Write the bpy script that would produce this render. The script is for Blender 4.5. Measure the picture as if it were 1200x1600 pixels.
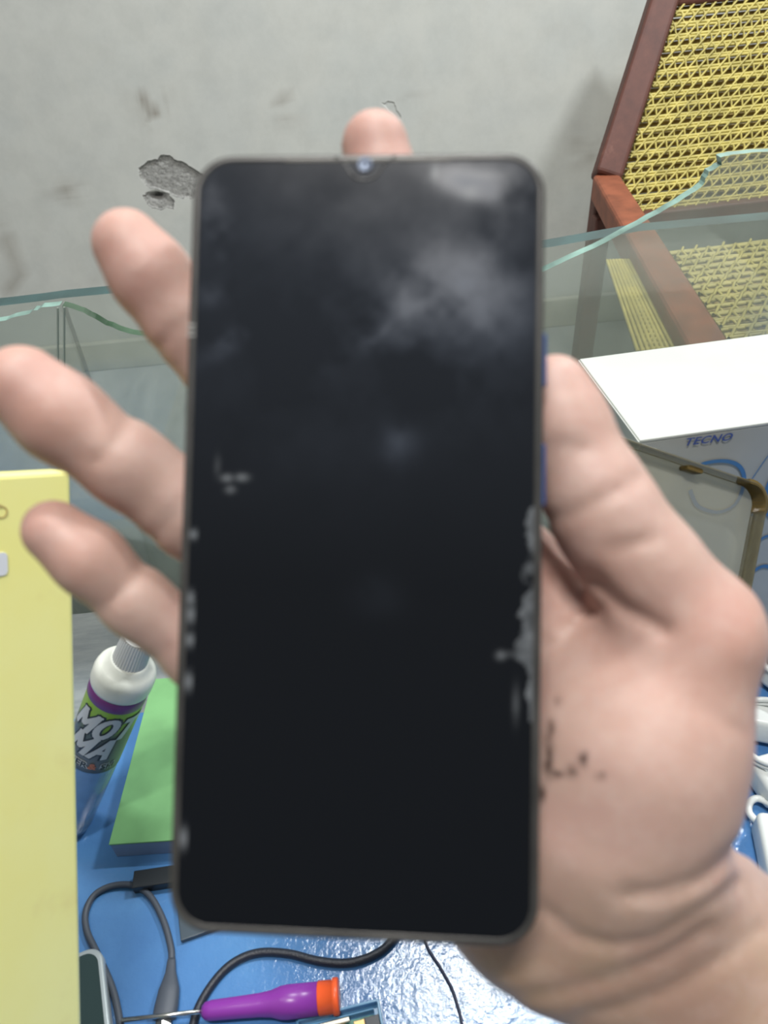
import bpy, bmesh, math, random
import numpy as np
from mathutils import Vector, Matrix

random.seed(7)
rng = np.random.RandomState(11)
for o in list(bpy.data.objects):
    bpy.data.objects.remove(o, do_unlink=True)
S = bpy.context.scene
COL = S.collection

# ------------------------------------------------------------------ camera
FPX = 1200.0
PITCH = math.radians(38.0)
ROLL = math.radians(5.5)
BZ = 0.50                       # bench top above the floor
CAMZ = BZ + 0.50
_r = Vector((1, 0, 0)); _f = Vector((0, math.cos(PITCH), -math.sin(PITCH)))
_u = Vector((0, math.sin(PITCH), math.cos(PITCH)))
RIGHT = _r * math.cos(ROLL) - _u * math.sin(ROLL)
UP = _u * math.cos(ROLL) + _r * math.sin(ROLL)
BACK = -_f
CAM = Vector((0, 0, CAMZ))
MC = Matrix(((RIGHT.x, UP.x, BACK.x, CAM.x), (RIGHT.y, UP.y, BACK.y, CAM.y), (RIGHT.z, UP.z, BACK.z, CAM.z), (0, 0, 0, 1)))
cd = bpy.data.cameras.new('camera'); cam = bpy.data.objects.new('camera', cd); COL.objects.link(cam)
cam.matrix_world = MC
cd.sensor_fit = 'HORIZONTAL'; cd.sensor_width = 24.0; cd.lens = 24.0
cd.clip_start = 0.01; cd.clip_end = 50
cd.dof.use_dof = True; cd.dof.focus_distance = 0.75; cd.dof.aperture_fstop = 11.0
S.camera = cam

# ------------------------------------------------------------------ world, lamps, exposure
W = bpy.data.worlds.new('world'); S.world = W; W.use_nodes = True
wb = W.node_tree.nodes['Background']
wb.inputs[1].default_value = 0.37
# the unseen room around the bench: pale ceiling overhead, dim walls, darker still below
_wt = W.node_tree; _tc = _wt.nodes.new('ShaderNodeTexCoord'); _sp = _wt.nodes.new('ShaderNodeSeparateXYZ'); _cr = _wt.nodes.new('ShaderNodeValToRGB')
_wt.links.new(_tc.outputs['Generated'], _sp.inputs[0]); _mr = _wt.nodes.new('ShaderNodeMapRange'); _mr.inputs[1].default_value = -1; _mr.inputs[2].default_value = 1
_wt.links.new(_sp.outputs[2], _mr.inputs[0]); _wt.links.new(_mr.outputs[0], _cr.inputs[0]); _wt.links.new(_cr.outputs[0], wb.inputs[0])
_e = _cr.color_ramp.elements; _e[0].position = 0.50; _e[0].color = (0.25, 0.26, 0.27, 1); _e[1].position = 0.97; _e[1].color = (0.92, 0.97, 1.0, 1)
_x = _e.new(0.78); _x.color = (0.58, 0.60, 0.62, 1)
def area(name, loc, target, sx, sy, power, col):
    l = bpy.data.lights.new(name, 'AREA'); l.shape = 'RECTANGLE'; l.size = sx; l.size_y = sy
    l.energy = power; l.color = col
    o = bpy.data.objects.new(name, l); COL.objects.link(o); o.location = loc
    o.rotation_euler = (Vector(target) - Vector(loc)).to_track_quat('-Z', 'Y').to_euler()
    return o
area('tube_lamp', (0.20, 1.00, 2.75), (0.20, 1.25, 0), 0.62, 0.16, 26, (0.95, 0.99, 1.0))
area('side_tube_lamp', (1.55, 1.15, 2.55), (0.3, 2.1, 0.7), 0.06, 0.3, 45, (0.95, 0.99, 1.0))
area('ceiling_lamp', (-0.05, -0.24, 2.75), (0.0, 0.1, 0.8), 0.6, 0.16, 38, (1.0, 0.97, 0.93))
S.view_settings.view_transform = 'Standard'; S.view_settings.look = 'None'
S.view_settings.exposure = 0.0; S.view_settings.gamma = 1.0
S.view_settings.use_curve_mapping = False

# ------------------------------------------------------------------ unprojection of measured points
def cray(px, py): return Vector(((px - 600) / FPX, (800 - py) / FPX, -1.0))
def ray(px, py): return (MC.to_3x3() @ cray(px, py))
def P(px, py, d): return CAM + ray(px, py) * d
def onz(px, py, z): r = ray(px, py); return CAM + r * ((z - CAM.z) / r.z)
def ony(px, py, y): r = ray(px, py); return CAM + r * ((y - CAM.y) / r.y)

# ------------------------------------------------------------------ materials
def srgb(r, g, b):
    f = lambda c: (c / 255 / 12.92) if c / 255 <= 0.04045 else ((c / 255 + 0.055) / 1.055) ** 2.4
    return (f(r), f(g), f(b), 1.0)
class NT:
    def __init__(s, name):
        s.m = bpy.data.materials.new(name); s.m.use_nodes = True; s.t = s.m.node_tree; s.n = s.t.nodes; s.l = s.t.links
        s.b = s.n['Principled BSDF']; s.out = s.n['Material Output']
    def add(s, kind, **kw):
        x = s.n.new(kind)
        for k, v in kw.items(): setattr(x, k, v)
        return x
    def link(s, a, b): s.l.new(a, b)
    def noise(s, scale, detail=4, rough=0.5, stretch=None):
        tc = s.add('ShaderNodeTexCoord'); mp = s.add('ShaderNodeMapping')
        if stretch: mp.inputs['Scale'].default_value = stretch
        n = s.add('ShaderNodeTexNoise'); n.inputs['Scale'].default_value = scale
        n.inputs['Detail'].default_value = detail; n.inputs['Roughness'].default_value = rough
        s.link(tc.outputs['Object'], mp.inputs[0]); s.link(mp.outputs[0], n.inputs['Vector']); return n.outputs[0]
    def ramp(s, fac, stops):
        r = s.add('ShaderNodeValToRGB'); e = r.color_ramp.elements
        while len(e) < len(stops): e.new(0.5)
        for i, (p, c) in enumerate(stops): e[i].position = p; e[i].color = c
        s.link(fac, r.inputs[0]); return r.outputs[0]
    def mix(s, fac, a, b, blend='MIX'):
        m = s.add('ShaderNodeMix', data_type='RGBA', blend_type=blend)
        for sock, v in ((m.inputs[0], fac), (m.inputs[6], a), (m.inputs[7], b)):
            if hasattr(v, 'links') or hasattr(v, 'is_linked'): s.link(v, sock)
            else: sock.default_value = v
        return m.outputs[2]
    def attr(s, name):
        a = s.add('ShaderNodeAttribute'); a.attribute_name = name; return a
    def bump(s, h, strength=0.3, dist=0.001):
        b = s.add('ShaderNodeBump'); b.inputs['Strength'].default_value = strength; b.inputs['Distance'].default_value = dist
        s.link(h, b.inputs['Height']); s.link(b.outputs[0], s.b.inputs['Normal']); return b
def simple(name, c, rough=0.5, metal=0.0, var=0.0, vs=60, bump=0.0, bs=200, alpha=None, trans=0.0, spec=0.5, ior=1.45):
    t = NT(name); b = t.b
    b.inputs['Base Color'].default_value = c; b.inputs['Roughness'].default_value = rough; b.inputs['Metallic'].default_value = metal
    b.inputs['Specular IOR Level'].default_value = spec; b.inputs['IOR'].default_value = ior
    if var:
        n = t.noise(vs, 5)
        lo = tuple(x * (1 - var) for x in c[:3]) + (1,); hi = tuple(min(1, x * (1 + var)) for x in c[:3]) + (1,)
        t.link(t.ramp(n, [(0.35, lo), (0.65, hi)]), b.inputs['Base Color'])
    if bump: t.bump(t.noise(bs, 4), bump, 0.001)
    if trans: b.inputs['Transmission Weight'].default_value = trans
    if alpha is not None: b.inputs['Alpha'].default_value = alpha
    return t.m
def thin_glass(name, tint, haze, hazecol, rough=0.02, ior=1.5, spotscale=6):
    """thin pane: clear transmission + mirror reflection by Fresnel + a film of dust"""
    t = NT(name); t.n.remove(t.b)
    tr = t.add('ShaderNodeBsdfTransparent'); tr.inputs[0].default_value = tint
    gl = t.add('ShaderNodeBsdfGlossy'); gl.inputs['Roughness'].default_value = rough
    df0 = t.add('ShaderNodeBsdfDiffuse'); df0.inputs[0].default_value = hazecol
    tl = t.add('ShaderNodeBsdfTranslucent'); tl.inputs[0].default_value = hazecol
    df = t.add('ShaderNodeMixShader'); df.inputs[0].default_value = 0.5; t.link(df0.outputs[0], df.inputs[1]); t.link(tl.outputs[0], df.inputs[2])
    fr = t.add('ShaderNodeFresnel'); fr.inputs[0].default_value = ior
    m1 = t.add('ShaderNodeMixShader'); t.link(fr.outputs[0], m1.inputs[0]); t.link(tr.outputs[0], m1.inputs[1]); t.link(gl.outputs[0], m1.inputs[2])
    n = t.noise(spotscale, 6, 0.6)
    mr = t.add('ShaderNodeMapRange'); mr.inputs[1].default_value = 0.3; mr.inputs[2].default_value = 0.75
    mr.inputs[3].default_value = haze * 0.6; mr.inputs[4].default_value = haze * 1.5; t.link(n, mr.inputs[0])
    m2 = t.add('ShaderNodeMixShader'); t.link(mr.outputs[0], m2.inputs[0]); t.link(m1.outputs[0], m2.inputs[1]); t.link(df.outputs[0], m2.inputs[2])
    t.link(m2.outputs[0], t.out.inputs[0]); return t.m

# ------------------------------------------------------------------ numpy noise
def vnoise(x, y, scale, seed=0, oct=4, gain=0.5):
    out = np.zeros_like(x, dtype=np.float64); amp = 1; tot = 0
    for o in range(oct):
        r = np.random.RandomState(seed + o * 17); G = r.rand(64, 64)
        u = x * scale * 2 ** o; v = y * scale * 2 ** o
        i = np.floor(u).astype(int); j = np.floor(v).astype(int); fu = u - i; fv = v - j
        fu = fu * fu * (3 - 2 * fu); fv = fv * fv * (3 - 2 * fv)
        a = G[i % 64, j % 64]; b = G[(i + 1) % 64, j % 64]; c = G[i % 64, (j + 1) % 64]; d = G[(i + 1) % 64, (j + 1) % 64]
        out += amp * ((a * (1 - fu) + b * fu) * (1 - fv) + (c * (1 - fu) + d * fu) * fv); tot += amp; amp *= gain
    return out / tot

# ------------------------------------------------------------------ mesh helpers
def fin(name, bm, mats, parent=None, smooth=False, origin=None, label=None):
    bmesh.ops.recalc_face_normals(bm, faces=bm.faces)
    me = bpy.data.meshes.new(name); 
    if origin is None:
        bb = [v.co for v in bm.verts]
        origin = Vector(((min(v.x for v in bb) + max(v.x for v in bb)) / 2, (min(v.y for v in bb) + max(v.y for v in bb)) / 2, min(v.z for v in bb)))
    for v in bm.verts: v.co -= origin
    for f in bm.faces: f.smooth = smooth
    bm.to_mesh(me); bm.free()
    if not isinstance(mats, (list, tuple)): mats = [mats]
    for m in mats: me.materials.append(m)
    o = bpy.data.objects.new(name, me); COL.objects.link(o); 
    if parent is not None:
        o.parent = parent; o.location = Vector(origin) - world_loc(parent)
    else: o.location = origin
    if label: o['label'] = label
    return o
def world_loc(o):
    l = Vector(o.location)
    while o.parent: o = o.parent; l += Vector(o.location)
    return l
def tag(o, label, cat, group=None, kind=None):
    if kind: o['kind'] = kind
    else: o['label'] = label; o['category'] = cat
    if group: o['group'] = group
    return o
def empty(name, loc, label, cat, group=None):
    o = bpy.data.objects.new(name, None); COL.objects.link(o); o.location = loc; o.empty_display_size = 0.01
    return tag(o, label, cat, group)
def frame(o, ex, ey, ez):
    return Matrix(((ex.x, ey.x, ez.x, o.x), (ex.y, ey.y, ez.y, o.y), (ex.z, ey.z, ez.z, o.z), (0, 0, 0, 1)))
def add_box(bm, M, x0, x1, y0, y1, z0, z1, bevel=0.0, seg=2, mi=0):
    b2 = bmesh.new()
    vs = [b2.verts.new((x, y, z)) for x in (x0, x1) for y in (y0, y1) for z in (z0, z1)]
    for f in ((0, 1, 3, 2), (4, 6, 7, 5), (0, 4, 5, 1), (2, 3, 7, 6), (0, 2, 6, 4), (1, 5, 7, 3)): b2.faces.new([vs[i] for i in f])
    bmesh.ops.recalc_face_normals(b2, faces=b2.faces)
    if bevel: bmesh.ops.bevel(b2, geom=list(b2.edges), offset=bevel, segments=seg, profile=0.5, affect='EDGES')
    merge(bm, b2, M, mi)
def merge(bm, b2, M=None, mi=0):
    mp = {}
    for v in b2.verts: mp[v] = bm.verts.new((M @ v.co) if M is not None else v.co)
    for f in b2.faces:
        try: g = bm.faces.new([mp[v] for v in f.verts]); g.material_index = f.material_index if mi is None else mi; g.smooth = f.smooth
        except ValueError: pass
    b2.free()
def catmull(pts, n=8):
    pts = [Vector(p) for p in pts]; out = []
    for i in range(len(pts) - 1):
        p0 = pts[max(i - 1, 0)]; p1 = pts[i]; p2 = pts[i + 1]; p3 = pts[min(i + 2, len(pts) - 1)]
        for k in range(n):
            t = k / n
            out.append(0.5 * ((2 * p1) + (p2 - p0) * t + (2 * p0 - 5 * p1 + 4 * p2 - p3) * t * t + (3 * p1 - p0 - 3 * p2 + p3) * t ** 3))
    out.append(pts[-1]); return out
def add_tube(bm, pts, rad, seg=10, cap=True, mi=0, flat=1.0, upv=None):
    pts = [Vector(p) for p in pts]; n = len(pts)
    if not hasattr(rad, '__len__'): rad = [rad] * n
    elif len(rad) != n: rad = list(np.interp(np.linspace(0, 1, n), np.linspace(0, 1, len(rad)), rad))
    rings = []; ref = None
    for i, p in enumerate(pts):
        d = (pts[min(i + 1, n - 1)] - pts[max(i - 1, 0)]).normalized()
        if ref is None:
            ref = upv or (Vector((0, 0, 1)) if abs(d.z) < 0.9 else Vector((1, 0, 0)))
        a = (ref - d * ref.dot(d)).normalized(); b = d.cross(a); ref = a
        rings.append([bm.verts.new(p + (a * math.cos(t) * flat + b * math.sin(t)) * rad[i]) for t in [2 * math.pi * k / seg for k in range(seg)]])
    for i in range(n - 1):
        for k in range(seg):
            f = bm.faces.new((rings[i][k], rings[i][(k + 1) % seg], rings[i + 1][(k + 1) % seg], rings[i + 1][k])); f.material_index = mi; f.smooth = True
    if cap:
        for r in (rings[0], rings[-1]): f = bm.faces.new(r); f.material_index = mi
def add_lathe(bm, M, prof, seg=48, mi=0, cap=True):
    rings = [[bm.verts.new(M @ Vector((r * math.cos(t), r * math.sin(t), z))) for t in [2 * math.pi * k / seg for k in range(seg)]] for r, z in prof]
    for i in range(len(rings) - 1):
        for k in range(seg):
            f = bm.faces.new((rings[i][k], rings[i][(k + 1) % seg], rings[i + 1][(k + 1) % seg], rings[i + 1][k])); f.material_index = mi; f.smooth = True
    if cap:
        for r in (rings[0], rings[-1]): bm.faces.new(r).material_index = mi
def rr(w, h, r, seg=8):
    """rounded rectangle outline, centred"""
    out = []
    for cx, cy, a0 in ((w / 2 - r, h / 2 - r, 0), (-w / 2 + r, h / 2 - r, 90), (-w / 2 + r, -h / 2 + r, 180), (w / 2 - r, -h / 2 + r, 270)):
        for k in range(seg + 1):
            a = math.radians(a0 + 90 * k / seg); out.append((cx + r * math.cos(a), cy + r * math.sin(a)))
    return out
def add_prism(bm, M, outline, z0, z1, bevel=0.0, mi=0, side_mi=None):
    """extruded outline with rounded rims (bevel)"""
    n = len(outline); c = Vector((sum(p[0] for p in outline) / n, sum(p[1] for p in outline) / n, 0))
    def ring(inset, z):
        out = []
        for i, p in enumerate(outline):
            a = Vector((*outline[i - 1], 0)); b = Vector((*outline[(i + 1) % n], 0)); d = (b - a).normalized(); nn = Vector((d.y, -d.x, 0))
            q = Vector((*p, 0)) - nn * inset; q.z = z; out.append(bm.verts.new(M @ q))
        return out
    levels = []
    if bevel:
        for k in range(5):
            a = math.pi / 2 * k / 4; levels.append((bevel * (1 - math.sin(a)), z0 + bevel * (1 - math.cos(a))))
        for k in range(5):
            a = math.pi / 2 * k / 4; levels.append((bevel * (1 - math.cos(a)), z1 - bevel * (1 - math.sin(a))))
    else: levels = [(0, z0), (0, z1)]
    rs = [ring(*l) for l in levels]
    for i in range(len(rs) - 1):
        for k in range(n):
            f = bm.faces.new((rs[i][k], rs[i][(k + 1) % n], rs[i + 1][(k + 1) % n], rs[i + 1][k])); f.material_index = mi if side_mi is None else side_mi
            f.smooth = bool(bevel)
    bm.faces.new(rs[0]).material_index = mi; bm.faces.new(rs[-1]).material_index = mi
def text_bm(s, size, extrude=0.0001, shear=0.0, bold=0.0, spacing=1.0, mirror=False):
    cu = bpy.data.curves.new('t', 'FONT'); cu.body = s; cu.size = size; cu.extrude = extrude; cu.shear = shear; cu.offset = bold
    cu.space_character = spacing; cu.align_x = 'CENTER'; cu.align_y = 'CENTER'; cu.resolution_u = 3
    o = bpy.data.objects.new('t', cu); COL.objects.link(o)
    bpy.context.view_layer.update()
    me = bpy.data.meshes.new_from_object(o.evaluated_get(bpy.context.evaluated_depsgraph_get()))
    b = bmesh.new(); b.from_mesh(me); bpy.data.objects.remove(o); bpy.data.curves.remove(cu); bpy.data.meshes.remove(me)
    return b
def grid_mesh(name, F, us, vs, mats, parent=None, smooth=True, attrs=None, origin=None):
    """F(U,V)->(...,3) world points on a grid; attrs: dict name->array"""
    U, V = np.meshgrid(us, vs, indexing='ij'); Pn = F(U, V); nu, nv = U.shape
    idx = np.arange(nu * nv).reshape(nu, nv)
    q = np.stack([idx[:-1, :-1], idx[1:, :-1], idx[1:, 1:], idx[:-1, 1:]], -1).reshape(-1, 4)
    return raw_mesh(name, Pn.reshape(-1, 3), q, mats, parent, smooth, attrs, origin)
def raw_mesh(name, pts, quads, mats, parent=None, smooth=True, attrs=None, origin=None):
    pts = np.asarray(pts, dtype=np.float64)
    if origin is None: origin = np.array([(pts[:, 0].min() + pts[:, 0].max()) / 2, (pts[:, 1].min() + pts[:, 1].max()) / 2, pts[:, 2].min()])
    origin = np.array(origin)
    me = bpy.data.meshes.new(name); me.vertices.add(len(pts)); me.vertices.foreach_set('co', (pts - origin).astype(np.float32).ravel())
    me.loops.add(len(quads) * 4); me.loops.foreach_set('vertex_index', quads.astype(np.int32).ravel())
    me.polygons.add(len(quads)); me.polygons.foreach_set('loop_start', np.arange(0, len(quads) * 4, 4, dtype=np.int32))
    me.polygons.foreach_set('use_smooth', np.full(len(quads), smooth))
    me.update(calc_edges=True); me.validate()
    for k, a in (attrs or {}).items():
        a = np.asarray(a)
        if a.ndim > 1 and a.shape[-1] == 3:
            at = me.attributes.new(k, 'FLOAT_VECTOR', 'POINT'); at.data.foreach_set('vector', a.reshape(-1).astype(np.float32))
        else:
            at = me.attributes.new(k, 'FLOAT', 'POINT'); at.data.foreach_set('value', a.reshape(-1).astype(np.float32))
    for m in (mats if isinstance(mats, (list, tuple)) else [mats]): me.materials.append(m)
    o = bpy.data.objects.new(name, me); COL.objects.link(o)
    if parent is not None: o.parent = parent; o.location = Vector(origin) - world_loc(parent)
    else: o.location = Vector(origin)
    return o
def inpoly(x, y, poly):
    ins = np.zeros(x.shape, bool); n = len(poly)
    for i in range(n):
        x0, y0 = poly[i]; x1, y1 = poly[(i + 1) % n]
        c = ((y0 > y) != (y1 > y)) & (x < (x1 - x0) * (y - y0) / (y1 - y0 + 1e-12) + x0); ins ^= c
    return ins
def dseg(x, y, pts):
    best = np.full(x.shape, 1e9)
    for (x0, y0), (x1, y1) in zip(pts[:-1], pts[1:]):
        dx, dy = x1 - x0, y1 - y0; t = np.clip(((x - x0) * dx + (y - y0) * dy) / (dx * dx + dy * dy + 1e-9), 0, 1)
        best = np.minimum(best, np.hypot(x - x0 - t * dx, y - y0 - t * dy))
    return best

# ================================================================== SETTING
WY = 2.10
def wpx(px, py): p = ony(px, py, WY); return p.x, p.z
# --- back wall with knocked-out plaster
def wall():
    chip = [(217, 262), (232, 250), (247, 251), (250, 243), (262, 241), (271, 249), (285, 252), (300, 262), (318, 272), (322, 300), (306, 309), (285, 311), (268, 305), (248, 297), (230, 292), (221, 280)]
    chip2 = [(222, 304), (232, 299), (262, 302), (273, 314), (272, 326), (262, 324), (252, 329), (240, 326), (230, 318)]
    chip3 = [(596, 160), (606, 156), (618, 160), (622, 172), (628, 186), (622, 190), (608, 175)]
    hole = wpx(245, 307)
    polys = [[wpx(*p) for p in c] for c in (chip, chip2, chip3)]
    xa, za = wpx(205, 340); xb, zb = wpx(335, 230); xc, zc = wpx(588, 195); xd, zd = wpx(634, 150)
    us = np.unique(np.concatenate([np.linspace(-2.2, 2.4, 120), np.linspace(xa, xb, 130), np.linspace(xc, xd, 50)]))
    vs = np.unique(np.concatenate([np.linspace(0, 2.9, 90), np.linspace(za, zb, 130), np.linspace(zc, zd, 50)]))
    U, V = np.meshgrid(us, vs, indexing='ij')
    nx = (vnoise(U + 5, V + 5, 60, 3) - 0.5) * 0.010; nz = (vnoise(U + 5, V + 5, 60, 9) - 0.5) * 0.010
    m = np.zeros_like(U); dep = np.zeros_like(U); rim = np.zeros_like(U)
    for k, pl in enumerate(polys):
        ins = inpoly(U + nx, V + nz, pl); dd = dseg(U + nx, V + nz, pl + [pl[0]])
        a = np.clip(dd / 0.003, 0, 1) * ins
        depth = (0.007, 0.004, 0.002)[k]
        dep = np.maximum(dep, a * depth); m = np.maximum(m, ins * (1.0 if k < 2 else 0.12)); rim = np.maximum(rim, np.exp(-(dd / 0.0035) ** 2) * (~ins) * (1.0 if k < 2 else 0.5))
    dep = dep + m * (vnoise(U + 3, V + 3, 90, 21, 5, 0.6) - 0.5) * 0.005
    hr = np.hypot((U - hole[0]) / 1.5, V - hole[1]); dep += 0.03 * np.exp(-(hr / 0.009) ** 2)
    stain = np.zeros_like(U)
    for (px, py, rx, ry, s) in ((240, 165, 26, 9, .8), (232, 175, 10, 14, .6), (15, 400, 6, 40, .7), (22, 450, 12, 20, .6), (430, 155, 12, 8, .5), (105, 300, 26, 14, .35), (190, 430, 40, 22, .3), (450, 190, 14, 10, .25), (640, 140, 20, 12, .3), (880, 60, 16, 10, .35), (920, 230, 24, 30, .3)):
        x, z = wpx(px, py); sx = rx * 2.3 / 1200; sy = ry * 2.3 / 1200
        stain += s * np.exp(-((U - x) / sx) ** 2 - ((V - z) / sy) ** 2) * np.clip((vnoise(U + 7, V + 7, 35, 5) - 0.35) * 4, 0, 1.4)
    t = NT('plaster')
    a = t.attr('chip'); b = t.attr('stain'); r_ = t.attr('rim')
    n1 = t.noise(2.2, 6, 0.6); base = t.ramp(n1, [(0.3, srgb(190, 194, 191)), (0.5, srgb(199, 200, 194)), (0.72, srgb(190, 193, 190))])
    n2 = t.noise(16, 6, 0.7); base = t.mix(0.16, base, t.ramp(n2, [(0.35, srgb(150, 148, 140)), (0.6, srgb(200, 198, 190))]))
    n3 = t.noise(120, 6, 0.75); cem = t.ramp(n3, [(0.3, srgb(128, 127, 124)), (0.52, srgb(164, 163, 159)), (0.75, srgb(190, 188, 182))])
    base = t.mix(b.outputs['Fac'], base, srgb(120, 108, 94))
    base = t.mix(a.outputs['Fac'], base, cem); base = t.mix(r_.outputs['Fac'], base, srgb(205, 205, 200))
    t.link(base, t.b.inputs['Base Color']); t.b.inputs['Roughness'].default_value = 0.75
    ad = t.add('ShaderNodeMath', operation='MULTIPLY'); t.link(n3, ad.inputs[0]); t.link(a.outputs['Fac'], ad.inputs[1])
    ad2 = t.add('ShaderNodeMath', operation='MULTIPLY_ADD'); t.link(n2, ad2.inputs[0]); ad2.inputs[1].default_value = 0.12; t.link(ad.outputs[0], ad2.inputs[2])
    t.bump(ad2.outputs[0], 0.7, 0.006)
    def F(U, V): return np.stack([U, WY + dep, V], -1)
    o = grid_mesh('wall_back', F, us, vs, t.m, attrs={'chip': m, 'stain': np.clip(stain, 0, .8), 'rim': rim * 0.7})
    o['kind'] = 'structure'
wall()
# --- floor: worn grey cement with scratches
def floor():
    t = NT('worn_cement')
    n = t.noise(1.6, 7, 0.65); c = t.ramp(n, [(0.3, srgb(150, 152, 150)), (0.5, srgb(170, 172, 168)), (0.7, srgb(188, 188, 182))])
    s = t.noise(9, 6, 0.7, (1, 0.22, 1)); c = t.mix(0.45, c, t.ramp(s, [(0.35, srgb(118, 124, 126)), (0.6, srgb(196, 198, 192))]))
    t.link(c, t.b.inputs['Base Color']); t.b.inputs['Roughness'].default_value = 0.55
    t.bump(s, 0.25, 0.004)
    bm = bmesh.new(); add_box(bm, Matrix.Identity(4), -2.2, 2.4, -0.9, WY, -0.05, 0.0)
    o = fin('floor', bm, t.m); o['kind'] = 'structure'
    bm = bmesh.new(); add_box(bm, Matrix.Identity(4), -2.2, 2.4, WY - 0.022, WY, 0.0, 0.085, 0.004)
    o = fin('baseboard_back', bm, simple('skirting_cement', srgb(182, 180, 165), 0.8, var=0.12, vs=14, bump=0.4, bs=40)); o['kind'] = 'structure'
floor()

# --- workbench (thing)
grey_top = NT('scratched_laminate')
def _gt(t):
    n = t.noise(5, 7, 0.65, (1, 0.35, 1)); c = t.ramp(n, [(0.3, srgb(104, 112, 116)), (0.5, srgb(128, 135, 137)), (0.7, srgb(150, 155, 152))])
    s = t.noise(40, 5, 0.7, (0.25, 1.4, 1)); c = t.mix(0.4, c, t.ramp(s, [(0.35, srgb(95, 103, 108)), (0.62, srgb(158, 163, 160))]))
    t.link(c, t.b.inputs['Base Color']); t.b.inputs['Roughness'].default_value = 0.4; t.bump(s, 0.15, 0.001)
_gt(grey_top)
bench = empty('workbench', (0.05, 0.26, 0), 'low grey scratched workbench carrying the blue mat and the glass panes', 'workbench')
bm = bmesh.new(); add_box(bm, Matrix.Identity(4), -0.60, 0.75, -0.02, 0.72, BZ - 0.03, BZ - 0.0006, 0.002); fin('tabletop', bm, grey_top.m, bench)
legm = simple('painted_leg', srgb(70, 72, 74), 0.5, var=0.1)
for x in (-0.56, 0.71):
    for y in (0.03, 0.67):
        bm = bmesh.new(); add_box(bm, Matrix.Identity(4), x - 0.02, x + 0.02, y - 0.02, y + 0.02, 0, BZ - 0.03, 0.002); fin('leg', bm, legm, bench)
# --- blue mat
t = NT('blue_mat')
n = t.noise(7, 5, 0.6); c = t.ramp(n, [(0.3, srgb(66, 110, 164)), (0.55, srgb(80, 128, 180)), (0.75, srgb(94, 144, 192))])
t.link(c, t.b.inputs['Base Color']); t.b.inputs['Roughness'].default_value = 0.13; t.b.inputs['Specular IOR Level'].default_value = 0.7
nb = t.noise(210, 4, 0.6); t.bump(nb, 0.32, 0.0012)
bm = bmesh.new(); add_box(bm, Matrix.Identity(4), -0.50, 0.62, 0.0, 0.405, BZ - 0.0006, BZ + 0.0014, 0.0006)
tag(fin('work_mat', bm, t.m), 'glossy bright blue mat spread over the grey workbench', 'mat')
MZ = BZ + 0.0014

# ================================================================== GLASS PANES
clear = thin_glass('dusty_glass', (0.985, 0.995, 0.99, 1), 0.15, srgb(215, 225, 215), 0.03)
clear2 = thin_glass('dusty_glass_front', (0.99, 0.997, 0.993, 1), 0.20, srgb(215, 225, 215), 0.03)
edge_dark = simple('green_glass_edge', srgb(38, 66, 66), 0.15, var=0.35, vs=25)
edge_olive = simple('olive_glass_edge', srgb(60, 84, 64), 0.2, var=0.3, vs=30)
edge_pale = simple('pale_glass_edge', srgb(118, 148, 138), 0.15, var=0.35, vs=40)
def pane(name, top, xl, xr, y, th, mats, label, seam=0):
    """upright pane standing on the bench; top = list of pixel points along its upper rim"""
    pts = [ony(px, py, y) for px, py in top]
    pts = [p for p in pts]
    out = [(xl, BZ)] + [(p.x, p.z) for p in pts] + [(xr, BZ)]
    bm = bmesh.new()
    a = [bm.verts.new((x, y, z)) for x, z in out]; b = [bm.verts.new((x, y + th, z)) for x, z in out]
    bm.faces.new(a).material_index = 0; bm.faces.new(b[::-1]).material_index = 0
    n = len(out)
    for i in range(n):
        f = bm.faces.new((a[i], a[(i + 1) % n], b[(i + 1) % n], b[i])); f.material_index = 0 if (i == n - 1 or (i == 0 and seam == 1) or (i == n - 2 and seam == -1)) else (2 if len(mats) > 2 and 0 < i < n - 2 and top[i - 1][0] < 560 else 1)
    for e in list(bm.edges): pass
    return tag(fin(name, bm, mats), label, 'glass')
xA0 = ony(-420, 516, 0.552).x; xA1 = ony(1600, 300, 0.552).x
pane('glass_pane', [(-420, 516), (0, 478), (60, 471), (95, 466), (200, 456), (300, 446), (860, 386), (1000, 361), (1200, 343), (1600, 303)], xA0, xA1, 0.552, 0.016, [clear, edge_dark], 'straight-topped upright glass pane with a dark green rim, the rear one')
def jag(pts, seed, amp=1.6, n=4):
    r = random.Random(seed); out = []
    for (x0, y0), (x1, y1) in zip(pts[:-1], pts[1:]):
        for k in range(n):
            t_ = k / n; out.append((x0 + (x1 - x0) * t_ + (r.uniform(-amp, amp) if k else 0) * 0.5, y0 + (y1 - y0) * t_ + (r.uniform(-amp, amp) if k else 0)))
    out.append(pts[-1]); return out
sx = ony(95, 478, 0.53).x; _a = ony(95, 478, 0.53); _b = ony(95, 600, 0.53); sxb = _a.x + (_b.x - _a.x) * (_a.z - BZ) / (_a.z - _b.z)
topR = jag([(97, 478), (130, 488), (165, 508), (205, 522), (270, 534), (340, 545), (460, 548), (600, 530), (740, 478), (858, 420), (930, 387), (1000, 350), (1060, 316), (1098, 290), (1108, 268), (1128, 258), (1126, 246), (1150, 241), (1200, 237), (1600, 215)], 4, 1.0)
pane('glass_pane', topR, sx + 0.0001, ony(1600, 215, 0.530).x, 0.530, 0.008, [clear2, edge_pale, edge_olive], 'large broken glass pane with a jagged curved rim sweeping up to the right', 1)
topL = jag([(-420, 545), (-60, 512), (0, 502), (40, 492), (65, 480), (93, 477)], 8, 1.5)
pl_ = pane('glass_pane', topL, ony(-420, 545, 0.530).x, sx - 0.0001, 0.530, 0.008, [clear2, edge_pale, edge_pale], 'small broken glass pane corner at far left, beside the vertical seam', -1)
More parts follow.
